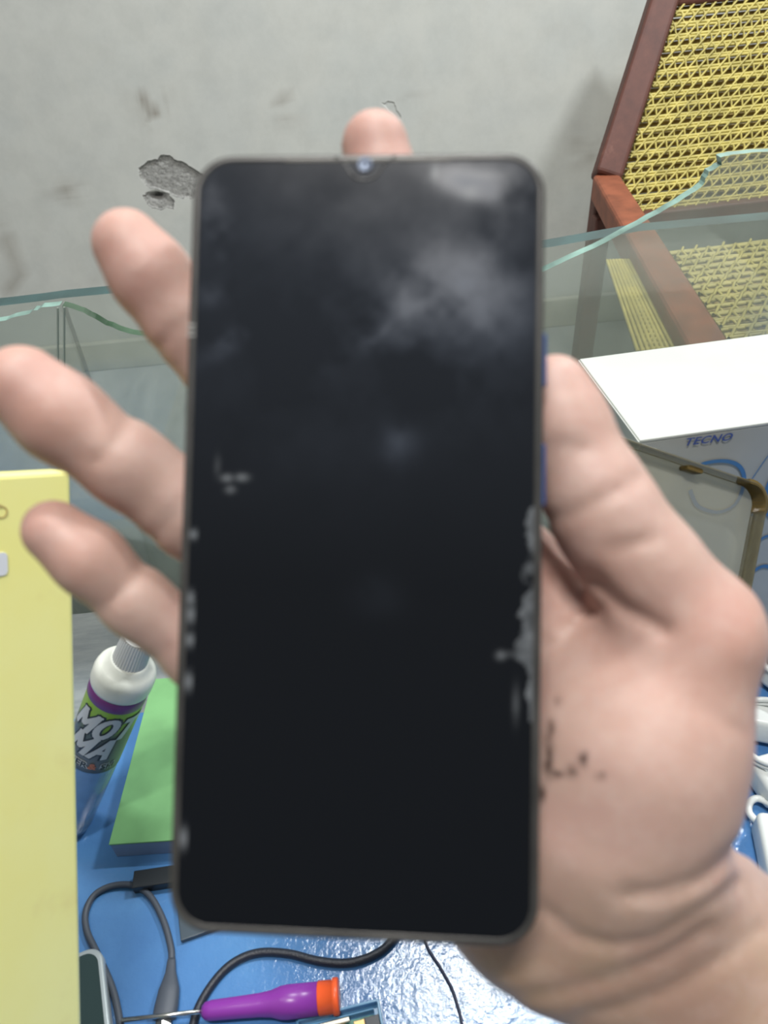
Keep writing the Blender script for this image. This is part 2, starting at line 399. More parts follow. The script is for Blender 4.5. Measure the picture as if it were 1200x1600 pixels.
bm = bmesh.new(); ta = ony(94, 480, 0.53)
for dx_ in (-0.0016, 0.0030): add_tube(bm, [Vector((ta.x + dx_, 0.5295, ta.z)), Vector((sxb + dx_, 0.5295, BZ))], 0.0007, 6)
fin('seam_seal', bm, simple('seal_bead', srgb(150, 160, 148), 0.4), pl_)

# ================================================================== WOVEN CHAIR
def chair():
    brown = NT('brown_painted_wood')
    n = brown.noise(18, 6, 0.7); c = brown.ramp(n, [(0.25, srgb(72, 40, 32)), (0.6, srgb(94, 54, 43)), (0.78, srgb(124, 84, 70))])
    brown.link(c, brown.b.inputs['Base Color']); brown.b.inputs['Roughness'].default_value = 0.65
    brown2 = simple('orange_brown_wood', srgb(132, 74, 50), 0.6, var=0.2, vs=30)
    yel = simple('yellow_cane', srgb(182, 168, 92), 0.45, var=0.18, vs=30)
    yel2 = simple('tan_cane', srgb(184, 160, 96), 0.6, var=0.2, vs=30)
    SZ = CAMZ - 0.52
    rl = onz(945, 292, SZ)                    # rear left corner of the seat
    fl = onz(1092, 548, SZ)                   # front left corner (continues behind the white box)
    d = (rl - fl).normalized(); fl = fl - d * 0.05
    rt = ray(1036, 0); top = CAM + rt * ((1.96) / rt.y)     # stile near the frame's top
    up = (top - rl); topc = rl + up * 1.12
    wdt = Vector((0.60, 0.03, 0))
    root = empty('woven_chair', (rl + fl) / 2 + wdt / 2 - Vector((0, 0, SZ)), 'brown wooden chair with a coarse yellow cane back and seat, behind the glass', 'chair')
    def bar(name, a, b, w, mat, h=None, ref=None):
        bm = bmesh.new(); a = Vector(a); b = Vector(b); ez = (b - a).normalized(); ref = ref or Vector((1, 0, 0)); ex = (ref - ez * ref.dot(ez)).normalized(); ey = ez.cross(ex)
        h = h or w; add_box(bm, frame(a, ex, ey, ez), -w / 2, w / 2, -h / 2, h / 2, 0, (b - a).length, min(w, h) * 0.16, 3)
        return fin(name, bm, mat, root)
    S_ = 0.060
    off = Vector((0, 0, 0.03))
    bar('stile', rl + off * 0.5, topc, S_, brown.m); bar('stile', rl + wdt + off * 0.5, topc + wdt, S_, brown.m)
    bar('leg', rl + off, Vector((rl.x - 0.01, rl.y + 0.03, 0)), 0.045, brown.m); bar('leg', rl + wdt + off, Vector((rl.x + wdt.x + 0.01, rl.y + wdt.y + 0.03, 0)), 0.045, brown.m)
    f2 = fl + Vector((0, 0, 0))
    bar('leg', f2, Vector((fl.x, fl.y, 0)), 0.045, brown.m); bar('leg', f2 + wdt, Vector((fl.x + wdt.x, fl.y + wdt.y, 0)), 0.045, brown.m)
    bar('seat_rail', rl - d * 0.0, fl - d * 0.03, 0.058, brown2, ref=Vector((0, 0, 1)))
    bar('seat_rail', rl + wdt, fl + wdt - d * 0.03, 0.058, brown2, ref=Vector((0, 0, 1)))
    bar('seat_rail', fl, fl + wdt, 0.05, brown2, ref=Vector((0, 0, 1)))
    un = up.normalized()
    bar('back_rail', rl - un * 0.085, rl + wdt - un * 0.085, 0.035, brown.m, ref=Vector((0, 0, 1)))
    bar('back_rail', topc - un * 0.035 , topc + wdt - un * 0.035, 0.05, brown.m, ref=Vector((0, 0, 1)))
    # weave of the back
    def weave(name, o, ex, L, ey, Hh, nrm, pitch, mats, r=0.0034):
        bm = bmesh.new(); k = 0; y = pitch * 0.4
        rnd = random.Random(3)
        while y < Hh:
            for dd in (-0.0032, 0.0032):
                pts = [o + ex * (L * i / 10) + ey * (y + dd + rnd.uniform(-.0008, .0008)) + nrm * (0.003 + rnd.uniform(-.001, .001)) for i in range(11)]
                add_tube(bm, pts, r, 6, False)
            y += pitch; k += 1
        for sgn in (1, -1):
            dx = Hh * 0.62; x = -dx; step = pitch * 0.95
            while x < L + dx:
                a = (x, 0.0); b = (x + dx, Hh)
                if sgn < 0: a = (x + dx, 0.0); b = (x, Hh)
                t0, t1 = 0.0, 1.0
                for (lim, s) in ((0, 1), (L, -1)):
                    pa = (a[0] - lim) * s; pb = (b[0] - lim) * s
                    if pa < 0 and pb < 0: t0 = 2
                    elif pa < 0: t0 = max(t0, pa / (pa - pb))
                    elif pb < 0: t1 = min(t1, pa / (pa - pb))
                if t0 < t1 - 0.02:
                    pts = []
                    m = max(4, int((t1 - t0) * Hh / pitch * 2))
                    for i in range(m + 1):
                        tt = t0 + (t1 - t0) * i / m
                        pts.append(o + ex * (a[0] + (b[0] - a[0]) * tt) + ey * (Hh * tt) + nrm * (0.005 + sgn * 0.0015 + 0.003 * (-1) ** i))
                    add_tube(bm, pts, r * 0.72, 5, False)
                x += step
        w = fin(name, bm, mats[0], root, True)
        bm = bmesh.new(); y = pitch * 0.1
        while y < Hh:
            add_tube(bm, [o + ex * (L * i / 4) + ey * y - nrm * 0.012 for i in range(5)], pitch * 0.19, 6, False, flat=0.35, upv=nrm); y += pitch * 0.5
        fin(name, bm, mats[1], root, True)
    ex = wdt.normalized(); nrm = ex.cross(un).normalized()
    if nrm.y > 0: nrm = -nrm
    weave('back_weave', rl - un * 0.07 + ex * 0.036, ex, wdt.length - 0.072, un, (topc - rl).length + 0.02, nrm, 0.0255, (yel, yel2))
    ds = (rl - fl); dl = ds.length; dsn = ds.normalized()
    weave('seat_weave', fl + ex * 0.036 + dsn * 0.02 + Vector((0, 0, 0.01)), ex, wdt.length - 0.07, dsn, (onz(1040, 408, SZ) - fl).dot(dsn) - 0.02, Vector((0, 0, 1)), 0.0255, (yel, yel2))
    # woven apron outside the left rail
    a = onz(948, 412, SZ - 0.005); b = onz(985, 411, SZ - 0.005); c = onz(1062, 556, SZ - 0.005); e = onz(996, 556, SZ - 0.005)
    bm = bmesh.new()
    for k in range(26):
        t_ = k / 25; p = a.lerp(e, t_); q = b.lerp(c, t_)
        add_tube(bm, [p, p.lerp(q, .5) + Vector((0, 0, .003)), q], 0.0055, 6, False)
    for k in range(9):
        t_ = k / 8; add_tube(bm, [a.lerp(b, t_) + Vector((0, 0, .006)), e.lerp(c, min(1, t_)) + Vector((0, 0, .006))], 0.003, 5, False)
    fin('side_weave', bm, yel, root, True)
chair()

# ================================================================== WHITE PHONE CARTON
def carton():
    h = BZ + 0.245
    A = onz(985, 690, h); B = onz(1200, 660, h); D = onz(918, 559, h)
    ex = (B - A); ex.z = 0; ex.normalize(); ey = Vector((-ex.y, ex.x, 0)); dep = (D - A).dot(ey)
    W_ = 0.175; A = A + ex * ((D - A).dot(ex)) * 0.5
    M = frame(Vector((A.x, A.y, BZ + 0.0014)), ex, ey, Vector((0, 0, 1))); H_ = h - BZ - 0.0014
    root = empty('carton', M @ Vector((W_ / 2, dep / 2, 0)), 'white lidded phone carton with blue lettering standing by the glass', 'box')
    wt = simple('white_card', srgb(190, 193, 187), 0.5, var=0.03, vs=30); gr = simple('printed_silver_card', srgb(170, 172, 168), 0.45, var=0.05, vs=20)
    bm = bmesh.new(); add_box(bm, M, 0, W_, 0, dep, H_ - 0.0022, H_, 0.0006); add_box(bm, M, -0.0008, 0.0, 0, dep, 0, H_ - 0.001, 0)
    fin('lid', bm, wt, root)
    bm = bmesh.new(); add_box(bm, M, 0.0002, W_ - 0.0002, 0.0002, dep - 0.0002, 0, H_ - 0.0023, 0.0005); fin('body', bm, gr, root)
    blue = simple('blue_print', srgb(64, 84, 150), 0.5); teal = simple('teal_print', srgb(70, 118, 168), 0.5)
    N = M @ frame(Vector((0, -0.0003, 0)), Vector((1, 0, 0)), Vector((0, 0, 1)), Vector((0, -1, 0)))   # front face: x across, y up
    inv = N.inverted()
    def face(px, py):
        r = N.to_3x3() @ Vector((0, 0, 1)); o = N @ Vector((0, 0, 0)); d = ray(px, py); t_ = (o - CAM).dot(r) / d.dot(r); return inv @ (CAM + d * t_)
    p0 = face(1106, 687); p1 = face(1070, 690); p2 = face(1142, 684)
    b2 = text_bm('TECNO', 1.0, 0.0, 0.25, 0.02, 1.05); xs = [v.co.x for v in b2.verts]; w = max(xs) - min(xs); s = (p2 - p1).length / w
    up_ = 0.85
    bm = bmesh.new(); merge(bm, b2, N @ Matrix.Translation(Vector((p0.x, p0.y, 0.0002))) @ Matrix.Rotation(math.atan2(p2.y - p1.y, p2.x - p1.x) * 0.3, 4, 'Z') @ Matrix.Diagonal((s, s * up_, 1, 1)))
    fin('lettering', bm, blue, root, label='blue brand lettering')
    def stroke(name, pix, w, mat):
        bm = bmesh.new(); pts = catmull([face(*p) for p in pix], 8)
        L, R_ = [], []
        for i, p in enumerate(pts):
            d = (pts[min(i + 1, len(pts) - 1)] - pts[max(0, i - 1)]).normalized(); n_ = Vector((-d.y, d.x, 0)) * w / 2
            L.append(bm.verts.new(N @ (Vector((p.x, p.y, 0.0002)) + n_))); R_.append(bm.verts.new(N @ (Vector((p.x, p.y, 0.0002)) - n_)))
        for i in range(len(pts) - 1): bm.faces.new((L[i], L[i + 1], R_[i + 1], R_[i]))
        fin(name, bm, mat, root)
    stroke('printed_ring', [(1082, 735), (1100, 724), (1130, 720), (1152, 726), (1162, 742), (1160, 765), (1146, 790), (1120, 800), (1090, 790), (1078, 765)], 0.0026, teal)
    stroke('printed_swirl', [(1215, 735), (1203, 752), (1196, 775), (1199, 800), (1215, 815)], 0.003, teal)
    stroke('printed_swirl', [(1185, 845), (1200, 837), (1230, 838)], 0.002, teal)
    stroke('printed_swirl', [(1172, 895), (1190, 885), (1204, 886), (1230, 895)], 0.003, teal)
    stroke('printed_line', [(1222, 690), (1205, 705), (1180, 740), (1168, 760)], 0.0006, teal)
carton()

# ================================================================== SMOKY CLEAR PHONE CASE
def phone_case():
    smoke = NT('smoky_clear_plastic'); smoke.n.remove(smoke.b)
    t = smoke
    def shell(nm, tint, dens, dc, rough):
        t = NT(nm); t.n.remove(t.b)
        tr = t.add('ShaderNodeBsdfTransparent'); tr.inputs[0].default_value = tint
        gl = t.add('ShaderNodeBsdfGlossy'); gl.inputs['Roughness'].default_value = rough
        df = t.add('ShaderNodeBsdfDiffuse'); df.inputs[0].default_value = dc
        fr = t.add('ShaderNodeFresnel'); fr.inputs[0].default_value = 1.5
        a = t.add('ShaderNodeMixShader'); a.inputs[0].default_value = dens; t.link(tr.outputs[0], a.inputs[1]); t.link(df.outputs[0], a.inputs[2])
        b = t.add('ShaderNodeMixShader'); t.link(fr.outputs[0], b.inputs[0]); t.link(a.outputs[0], b.inputs[1]); t.link(gl.outputs[0], b.inputs[2])
        nn = t.noise(60, 3); bp = t.add('ShaderNodeBump'); bp.inputs['Strength'].default_value = 0.25; bp.inputs['Distance'].default_value = 0.002
        t.link(nn, bp.inputs['Height']); t.link(bp.outputs[0], gl.inputs['Normal']); t.link(b.outputs[0], t.out.inputs[0]); return t.m
    back = shell('clear_case_back', (0.93, 0.93, 0.88, 1), 0.22, srgb(200, 200, 184), 0.12)
    rim = shell('smoky_case_rim', (0.78, 0.74, 0.62, 1), 0.22, srgb(150, 140, 108), 0.10)
    ins = shell('corner_bumper', (0.55, 0.47, 0.30, 1), 0.4, srgb(146, 124, 72), 0.10)
    Wc, Hc, T = 0.125, 0.200, 0.012
    ex = Vector((0.95, -0.26, -0.30)).normalized(); ey = Vector((0.24, 1.0, -0.10)); ey = (ey - ex * ey.dot(ex)).normalized(); ez = ex.cross(ey)
    R3 = MC.to_3x3(); ex, ey, ez = R3 @ ex, R3 @ ey, R3 @ ez
    best = None
    for k in range(200):
        d = 0.26 + k * 0.001; c = P(1194, 762, d); o = c - ex * Wc / 2 - ey * Hc / 2
        low = min((o + ex * sx_ * Wc / 2 + ey * sy_ * Hc / 2).z for sx_ in (-1, 1) for sy_ in (-1, 1))
        if best is None or abs(low - MZ - 0.004) < best[0]: best = (abs(low - MZ - 0.004), o)
    M = frame(best[1], ex, ey, ez)
    root = empty('phone_case', M @ Vector((0, -Hc / 2, 0)), 'smoky transparent empty phone case leaning in front of the white carton', 'phone case')
    bm = bmesh.new(); add_prism(bm, M, rr(Wc - 0.002, Hc - 0.002, 0.012), -T / 2, -T / 2 + 0.0012, 0.0004); fin('back_panel', bm, back, root, True)
    bm = bmesh.new(); o1 = rr(Wc, Hc, 0.013, 10); o2 = rr(Wc - 0.0036, Hc - 0.0036, 0.0112, 10); n = len(o1)
    lv = [(o1, -T / 2), (o1, T / 2 - .0008), (rr(Wc - .0012, Hc - .0012, .0124, 10), T / 2), (rr(Wc - .0026, Hc - .0026, .0118, 10), T / 2), (o2, T / 2 - .0008), (o2, -T / 2 + 0.001)]
    rs = [[bm.verts.new(M @ Vector((x, y, z))) for x, y in ol] for ol, z in lv]
    for i in range(len(rs) - 1):
        for k in range(n): bm.faces.new((rs[i][k], rs[i][(k + 1) % n], rs[i + 1][(k + 1) % n], rs[i + 1][k])).smooth = True
    fin('rim', bm, rim, root, True)
    for sx_ in (-1, 1):
        for sy_ in (-1, 1):
            bm = bmesh.new()
            cx, cy = sx_ * (Wc / 2 - 0.013), sy_ * (Hc / 2 - 0.013)
            prof = []
            for k in range(11):
                a = math.radians(-12 + 114 * k / 10); prof.append((math.cos(a), math.sin(a)))
            ring = []
            for (c_, s_) in prof:
                ring.append([bm.verts.new(M @ Vector((cx + sx_ * c_ * r_, cy + sy_ * s_ * r_, z_))) for r_, z_ in ((0.0112, -T / 2 + .001), (0.0112, T / 2), (0.0142, T / 2 - .001), (0.0142, -T / 2 - 0.0006))])
            for i in range(10):
                for k in range(4): bm.faces.new((ring[i][k], ring[i][(k + 1) % 4], ring[i + 1][(k + 1) % 4], ring[i + 1][k])).smooth = True
            bm.faces.new(ring[0]); bm.faces.new(ring[-1]); fin('corner_bumper', bm, ins, root)
    bm = bmesh.new(); add_prism(bm, M @ Matrix.Translation(Vector((0.010, Hc / 2 - 0.0035, 0))), rr(0.011, 0.003, 0.0014), -T / 2 + 0.001, T / 2 - 0.003, 0.0005); fin('port_surround', bm, ins, root, True)
phone_case()

# ================================================================== YELLOW BOX
def yellow_box():
    # leaning back, foot on the mat; right edge measured
    top = P(111, 735, 0.335); foot_r = ray(134, 1900); foot = CAM + foot_r * ((MZ + 0.0 - CAM.z) / foot_r.z)
    ey = (top - foot); L = ey.length; ey.normalize()
    _q = ray(0, 741); exw = top - (CAM + _q * ((top - CAM).dot(ey) / _q.dot(ey))); exw = (exw - ey * exw.dot(ey)).normalized()
    ez = exw.cross(ey)                    # toward the camera
    Wb, Tb = 0.15, 0.013
    M = frame(foot, exw, ey, ez)
    low = min((M @ Vector((x, 0, z))).z for x in (-Wb, 0) for z in (-Tb, 0)); M = Matrix.Translation(Vector((0, 0, 0))) @ M
    y0 = (MZ - low) / ey.z if ey.z else 0
    root = empty('yellow_box', M @ Vector((-Wb / 2, 0, 0)), 'tall pale yellow box in plastic film at the left edge', 'box')
    ym = NT('yellow_card'); n = ym.noise(9, 5, 0.6)
    c = ym.ramp(n, [(0.3, srgb(248, 240, 146)), (0.55, srgb(250, 245, 162)), (0.78, srgb(248, 239, 164))])
    n2 = ym.noise(22, 4, 0.6)
    c = ym.mix(ym.ramp(n2, [(0.60, (0, 0, 0, 1)), (0.72, (.25, .25, .25, 1))]), c, srgb(222, 200, 132))
    ym.link(c, ym.b.inputs['Base Color']); ym.b.inputs['Roughness'].default_value = 0.35; ym.b.inputs['Coat Weight'].default_value = 0.2; ym.b.inputs['Coat Roughness'].default_value = 0.3
    bm = bmesh.new(); add_box(bm, M, -Wb, 0, y0, L, -Tb, 0, 0.0022, 3); fin('body', bm, ym.m, root)
    side = simple('pale_side_card', srgb(226, 224, 178), 0.3, var=0.05)
    bm = bmesh.new(); add_box(bm, M, -0.0002, 0.0008, y0 + 0.004, L - 0.004, -Tb + 0.003, -0.002, 0.0003); fin('side_panel', bm, side, root)
    inv = M.inverted(); nz = M.to_3x3() @ Vector((0, 0, 1))
    def face(px, py):
        d = ray(px, py); t_ = (M.translation - CAM).dot(nz) / d.dot(nz); return inv @ (CAM + d * t_)
    p = face(-14, 884); bm = bmesh.new(); add_prism(bm, M @ Matrix.Translation(Vector((p.x, p.y, 0))), rr(0.0138, 0.0095, 0.002), 0.0, 0.0004); fin('sticker', bm, simple('white_sticker', srgb(222, 224, 228), 0.4), root, label='small white rounded sticker')
    p = face(2, 799); b2 = text_bm('Q', 0.0075, 0.0, 0, 0.0); bm = bmesh.new(); merge(bm, b2, M @ Matrix.Translation(Vector((p.x, p.y, 0.0003))) @ Matrix.Rotation(math.pi, 4, 'Z')); fin('lettering', bm, simple('pale_print', srgb(196, 176, 112), 0.5), root)
    print('YBOX', L)
yellow_box()

# ================================================================== GREEN BOOKLET BOX
def green_box():
    hz = MZ + 0.017
    A = onz(171, 1319, hz); B = onz(262, 1316, hz); D = onz(222, 1062, hz)
    ex = B - A; ex.z = 0; ex.normalize(); ey = Vector((-ex.y, ex.x, 0)); dep = (D - A).dot(ey); sk = (D - A).dot(ex)
    M = frame(Vector((A.x, A.y, MZ)), ex, ey, Vector((0, 0, 1)))
    th = math.atan2(-sk, dep) * 0.35
    M = M @ Matrix.Rotation(th, 4, 'Z')
    root = empty('flat_box', M @ Vector((0.075, dep / 2, 0)), 'flat green-topped box with blue-grey sides lying under the bottle', 'box')
    g = simple('green_paper', srgb(114, 166, 110), 0.65, var=0.08, vs=40); s = simple('blue_grey_card', srgb(120, 142, 176), 0.5, var=0.06)
    bm = bmesh.new(); add_box(bm, M, 0, 0.15, 0, dep, 0, 0.0155, 0.0006); fin('base', bm, s, root)
    bm = bmesh.new(); add_box(bm, M, -0.0006, 0.1506, -0.0002, dep + .0004, 0.0155, 0.017, 0.0004); fin('cover', bm, g, root)
    # dark slim charger block lying against its front
    M2 = frame(onz(205, 1388, MZ + 0.008), ex, ey, Vector((0, 0, 1))); M2.translation.z = MZ
    bm = bmesh.new(); add_box(bm, M2 @ Matrix.Rotation(math.radians(7), 4, 'Z'), 0, 0.10, 0.0, 0.012, 0, 0.008, 0.0008)
    tag(fin('black_block', bm, simple('black_plastic', srgb(40, 44, 48), 0.35)), 'slim black plastic bar lying in front of the green box', 'bar')
green_box()

# dark card poking out under the held phone
Mx = frame(onz(282, 1470, MZ + 0.004), Vector((math.cos(.25), math.sin(.25), 0)), Vector((-math.sin(.25), math.cos(.25), 0)), Vector((0, 0, 1))); Mx.translation.z = MZ
bm = bmesh.new(); add_box(bm, Mx, 0, 0.055, 0.0, 0.03, 0, 0.004, 0.0006)
tag(fin('dark_card', bm, simple('dark_teal_plastic', srgb(62, 74, 84), 0.4)), 'dark grey-teal card whose corner shows under the held phone', 'card')

# ================================================================== SPRAY BOTTLE
def bottle():
    base = onz(110, 1290, MZ); L = 0.205
    d0 = 0.3
    for k in range(400):
        d0 = 0.38 + k * 0.0004; tp = P(236, 981, d0)
        if (tp - base).length < L: break
    ez = (tp - base).normalized(); cd_ = (CAM - base).normalized(); ey = (cd_ - ez * cd_.dot(ez)).normalized(); ex = ey.cross(ez)
    # -> local: z up the bottle, y toward the camera
    M = frame(base + Vector((0, 0, 0.009)), ex, ey, ez)
    R = 0.0175
    root = empty('spray_bottle', base, 'white-capped cleaner bottle with green and grey label, tilted over the green box', 'bottle')
    white = simple('white_cap_plastic', srgb(226, 228, 218), 0.35, var=0.05, vs=120)
    liquid = simple('clear_bottle', srgb(150, 172, 196), 0.08, trans=0.55, var=0.1)
    lab = NT('bottle_label')
    tc = lab.add('ShaderNodeAttribute'); tc.attribute_name = 'hh'
    cr = lab.ramp(tc.outputs['Fac'], [(0.0, srgb(66, 76, 88)), (0.10, srgb(112, 118, 122)), (0.42, srgb(88, 94, 98)), (0.55, srgb(92, 104, 84)), (0.66, srgb(138, 178, 52)), (1.0, srgb(150, 192, 58))])
    lab.link(cr, lab.b.inputs['Base Color']); lab.b.inputs['Roughness'].default_value = 0.3
    purple = simple('purple_band', srgb(120, 62, 128), 0.35)
    def shape(name, prof, mat, seg=64, label=None):
        bm = bmesh.new(); add_lathe(bm, M, prof, seg); return fin(name, bm, mat, root, True, label=label)
    shape('body', [(0.0, 0), (R * .8, 0.0), (R * .97, 0.003), (R, 0.008), (R, 0.149), (R * 0.98, 0.152), (0.001, 0.153)], liquid)
    # label sleeve as grid with height attribute
    us = np.linspace(0, 2 * math.pi, 97); vs = np.linspace(0.079, 0.146, 20); Mn = np.array(M)
    def F(U, V):
        p = np.stack([np.cos(U) * (R + .0003), np.sin(U) * (R + .0003), V, np.ones_like(U)], -1); return (p @ Mn.T)[..., :3]
    U, V = np.meshgrid(us, vs, indexing='ij')
    grid_mesh('label', F, us, vs, lab.m, root, attrs={'hh': (V - 0.079) / 0.067})
    shape('purple_band', [(R + .0004, 0.1385), (R + .0007, 0.139), (R + .0007, 0.1465), (R + .0004, 0.147)], purple)
    shape('shoulder', [(R * .98, 0.1465), (R * 1.06, 0.148), (R * 1.08, 0.150), (R * 1.08, 0.1575), (R * 1.02, 0.1612), (R * .90, 0.1635), (R * .70, 0.1655), (R * .68, 0.168), (R * .60, 0.1685), (0.001, 0.169)], white)
    seg = 72; bm = bmesh.new(); rings = []
    for r, z, rb in ((.0108, .1675, 0), (.0106, .1690, 1), (.0096, .1870, 1), (.0093, .1885, 0), (.0083, .1892, 0), (.0080, .1875, 0), (.0001, .1872, 0)):
        rings.append([bm.verts.new(M @ Vector(((r - (0.0004 if rb and k % 2 else 0)) * math.cos(2 * math.pi * k / seg), (r - (0.0004 if rb and k % 2 else 0)) * math.sin(2 * math.pi * k / seg), z))) for k in range(seg)])
    for i in range(len(rings) - 1):
        for k in range(seg): bm.faces.new((rings[i][k], rings[i][(k + 1) % seg], rings[i + 1][(k + 1) % seg], rings[i + 1][k]))
    fin('cap', bm, simple('ribbed_cap_plastic', srgb(214, 216, 216), 0.4), root)
    silver = simple('silver_lettering', srgb(196, 200, 204), 0.35); dark = simple('dark_outline', srgb(52, 58, 62), 0.4); orange = simple('orange_lettering', srgb(196, 120, 90), 0.4)
    def wrap(s, size, z, ang, mat, bold, off, shear=0.3, sx=1.0, sy=1.0, slope=0.0):
        b2 = text_bm(s, size, 0.0, shear, bold, 0.95)
        bmesh.ops.triangulate(b2, faces=b2.faces)
        for _ in range(5):
            es = [e for e in b2.edges if e.calc_length() > 0.0018]
            if es: bmesh.ops.subdivide_edges(b2, edges=es, cuts=1)
            bmesh.ops.triangulate(b2, faces=b2.faces)
        bm = bmesh.new()
        for v in b2.verts:
            x = v.co.x * sx; y = v.co.y * sy + slope * x; a = math.pi / 2 + ang + x / R; r = R + off
            v.co = Vector((math.cos(a) * r, math.sin(a) * r, z + y))
        merge(bm, b2, M); return fin('lettering', bm, mat, root)
    G = {'M': (1.0, [[(0, 0), (0, 1), (.5, .30), (1.0, 1), (1.0, 0)]]), 'O': (.85, [[(.42 + .42 * math.cos(t_), .5 + .5 * math.sin(t_)) for t_ in [2 * math.pi * k / 20 for k in range(21)]]]),
         'T': (.8, [[(-.02, 1), (.82, 1)], [(.4, 1), (.4, 0)]]), 'A': (.9, [[(0, 0), (.42, 1), (.5, 1), (.9, 0)], [(.2, .33), (.72, .33)]])}
    def strokes(s, hgt, z, a0, mat, w, off, wx=0.62, shear=0.32):
        """heavy slanted letters drawn as thick strokes wrapped round the bottle"""
        bm = bmesh.new(); x0 = 0
        def put(x, y):
            x_ = (x * wx + y * shear) * hgt; a = a0 + x_ / R; r = R + off; return bm.verts.new(M @ Vector((math.cos(a) * r, math.sin(a) * r, z + y * hgt)))
        for ch in s:
            adv, lines = G[ch]
            for ln in lines:
                for (xa, ya), (xb, yb) in zip(ln[:-1], ln[1:]):
                    dx, dy = (xb - xa) * wx, yb - ya; L_ = math.hypot(dx, dy); nx_, ny_ = -dy / L_ * w / 2, dx / L_ * w / 2; ex_, ey_ = dx / L_ * w * .42, dy / L_ * w * .42
                    n_ = max(2, int(L_ / 0.08)); prev = None
                    for k in range(n_ + 1):
                        t_ = k / n_; e_ = -1 if k == 0 else (1 if k == n_ else 0)
                        x = xa + (xb - xa) * t_ + e_ * ex_ / wx; y = ya + (yb - ya) * t_ + e_ * ey_
                        cur = (put(x0 + x + nx_ / wx, y + ny_), put(x0 + x, y), put(x0 + x - nx_ / wx, y - ny_))
                        if prev: bm.faces.new((prev[0], prev[1], cur[1], cur[0])); bm.faces.new((prev[1], prev[2], cur[2], cur[1]))
                        prev = cur
            x0 += adv + 0.42
        return fin('lettering', bm, mat, root)
    for s, z, a0 in (('MOT', 0.1150, 0.50), ('MA', 0.0955, 0.66)):
        strokes(s, 0.0165, z, a0, dark, 0.36, 0.0005); strokes(s, 0.0165, z, a0, silver, 0.23, 0.0008)
    wrap('NER', 0.0075, 0.0862, -0.40, silver, 0.0007, 0.0006, 0.0); wrap('NER', 0.0075, 0.0862, -0.40, dark, 0.0001, 0.0009, 0.0)
    wrap('&', 0.0075, 0.0862, 0.17, orange, 0.0003, 0.0009, 0.0)
    wrap('SH', 0.0075, 0.0862, 0.70, silver, 0.0007, 0.0006, 0.0); wrap('SH', 0.0075, 0.0862, 0.70, dark, 0.0001, 0.0009, 0.0)
bottle()

# ================================================================== CABLES, SCREWDRIVER AND SMALL THINGS
black = simple('black_rubber', srgb(38, 42, 52), 0.4, bump=0.3, bs=900)
greyc = simple('grey_rubber', srgb(70, 76, 86), 0.5)
metal = simple('bright_metal', srgb(200, 200, 196), 0.25, 1.0)
def mz(px, py, h): p = onz(px, py, MZ + h); return p
def usb_cable():
    r = 0.0021
    root = empty('usb_cable', mz(200, 1480, 0), 'dark grey charging cable looped on the mat with its plug at the bottom', 'cable')
    pts = catmull([mz(*p, r + .0002) for p in ((196, 1660), (188, 1600), (176, 1545), (152, 1490), (136, 1455), (134, 1425), (148, 1398), (176, 1384), (210, 1384), (236, 1402), (256, 1440), (267, 1480), (268, 1500))], 8)
    bm = bmesh.new(); add_tube(bm, pts, r); fin('cord', bm, greyc, root, True)
    a, b, c = mz(268, 1498, .003), mz(264, 1545, .0045), mz(256, 1592, .0045)
    bm = bmesh.new(); add_tube(bm, catmull([a, b, c], 6), [.0024, .0032, .0062, .0070, .0070], 14, flat=0.6); fin('plug_boot', bm, greyc, root, True)
    bm = bmesh.new(); dd = (c - b).normalized(); add_tube(bm, [c - dd * .001, c + dd * .012], .0045, 4, flat=0.5); fin('plug', bm, metal, root)
usb_cable()
bm = bmesh.new(); add_tube(bm, catmull([mz(*p, h) for p, h in (((296, 1640), .0025), ((306, 1585), .0025), ((330, 1540), .0025), ((362, 1506), .0025), ((402, 1489), .0025), ((450, 1490), .0025), ((500, 1502), .0025), ((548, 1504), .0025), ((592, 1488), .0025), ((618, 1462), .0025), ((640, 1420), .0025))], 8), 0.0025, 12)
tag(fin('braided_cable', bm, black, smooth=True), 'thick black braided cable snaking out below the held phone', 'cable')
bm = bmesh.new(); add_tube(bm, catmull([mz(*p, .001) for p in ((655, 1440), (668, 1480), (688, 1512), (706, 1545), (716, 1575), (722, 1600), (726, 1650))], 8), 0.0009, 8)
tag(fin('thin_wire', bm, simple('navy_wire', srgb(34, 44, 74), 0.4), smooth=True), 'thin dark blue wire on the shiny part of the mat', 'wire')
def screwdriver():
    z = 0.0095
    a = mz(190, 1594, z * .6); b = mz(316, 1580, z); c = mz(497, 1560, z); e = mz(530, 1557, z)
    root = empty('screwdriver', mz(400, 1572, 0), 'purple-handled precision screwdriver with orange end cap', 'screwdriver')
    bm = bmesh.new(); add_tube(bm, [a, b], .0013, 10); fin('shaft', bm, metal, root, True)
    L = (c - b).length; dd = (c - b).normalized(); seg = 12
    prof = [(0, .0030), (.03, .0048), (.08, .0055), (.35, .0060), (.50, .0064), (.60, .0072), (.68, .0089), (.74, .0093), (1.0, .0090)]
    bm = bmesh.new(); add_tube(bm, [b + dd * L * t_ for t_, _ in prof], [r for _, r in prof], 8); fin('handle', bm, simple('purple_plastic', srgb(128, 52, 150), 0.3), root, True)
    L2 = (e - c).length
    bm = bmesh.new(); add_tube(bm, [c + dd * L2 * t_ for t_, _ in ((0, 0), (.05, 0), (.7, 0), (.72, 0), (.95, 0), (1, 0))], [.0082, .0088, .0086, .0096, .0096, .0088], 20); fin('end_cap', bm, simple('orange_plastic', srgb(240, 96, 48), 0.35), root, True)
screwdriver()
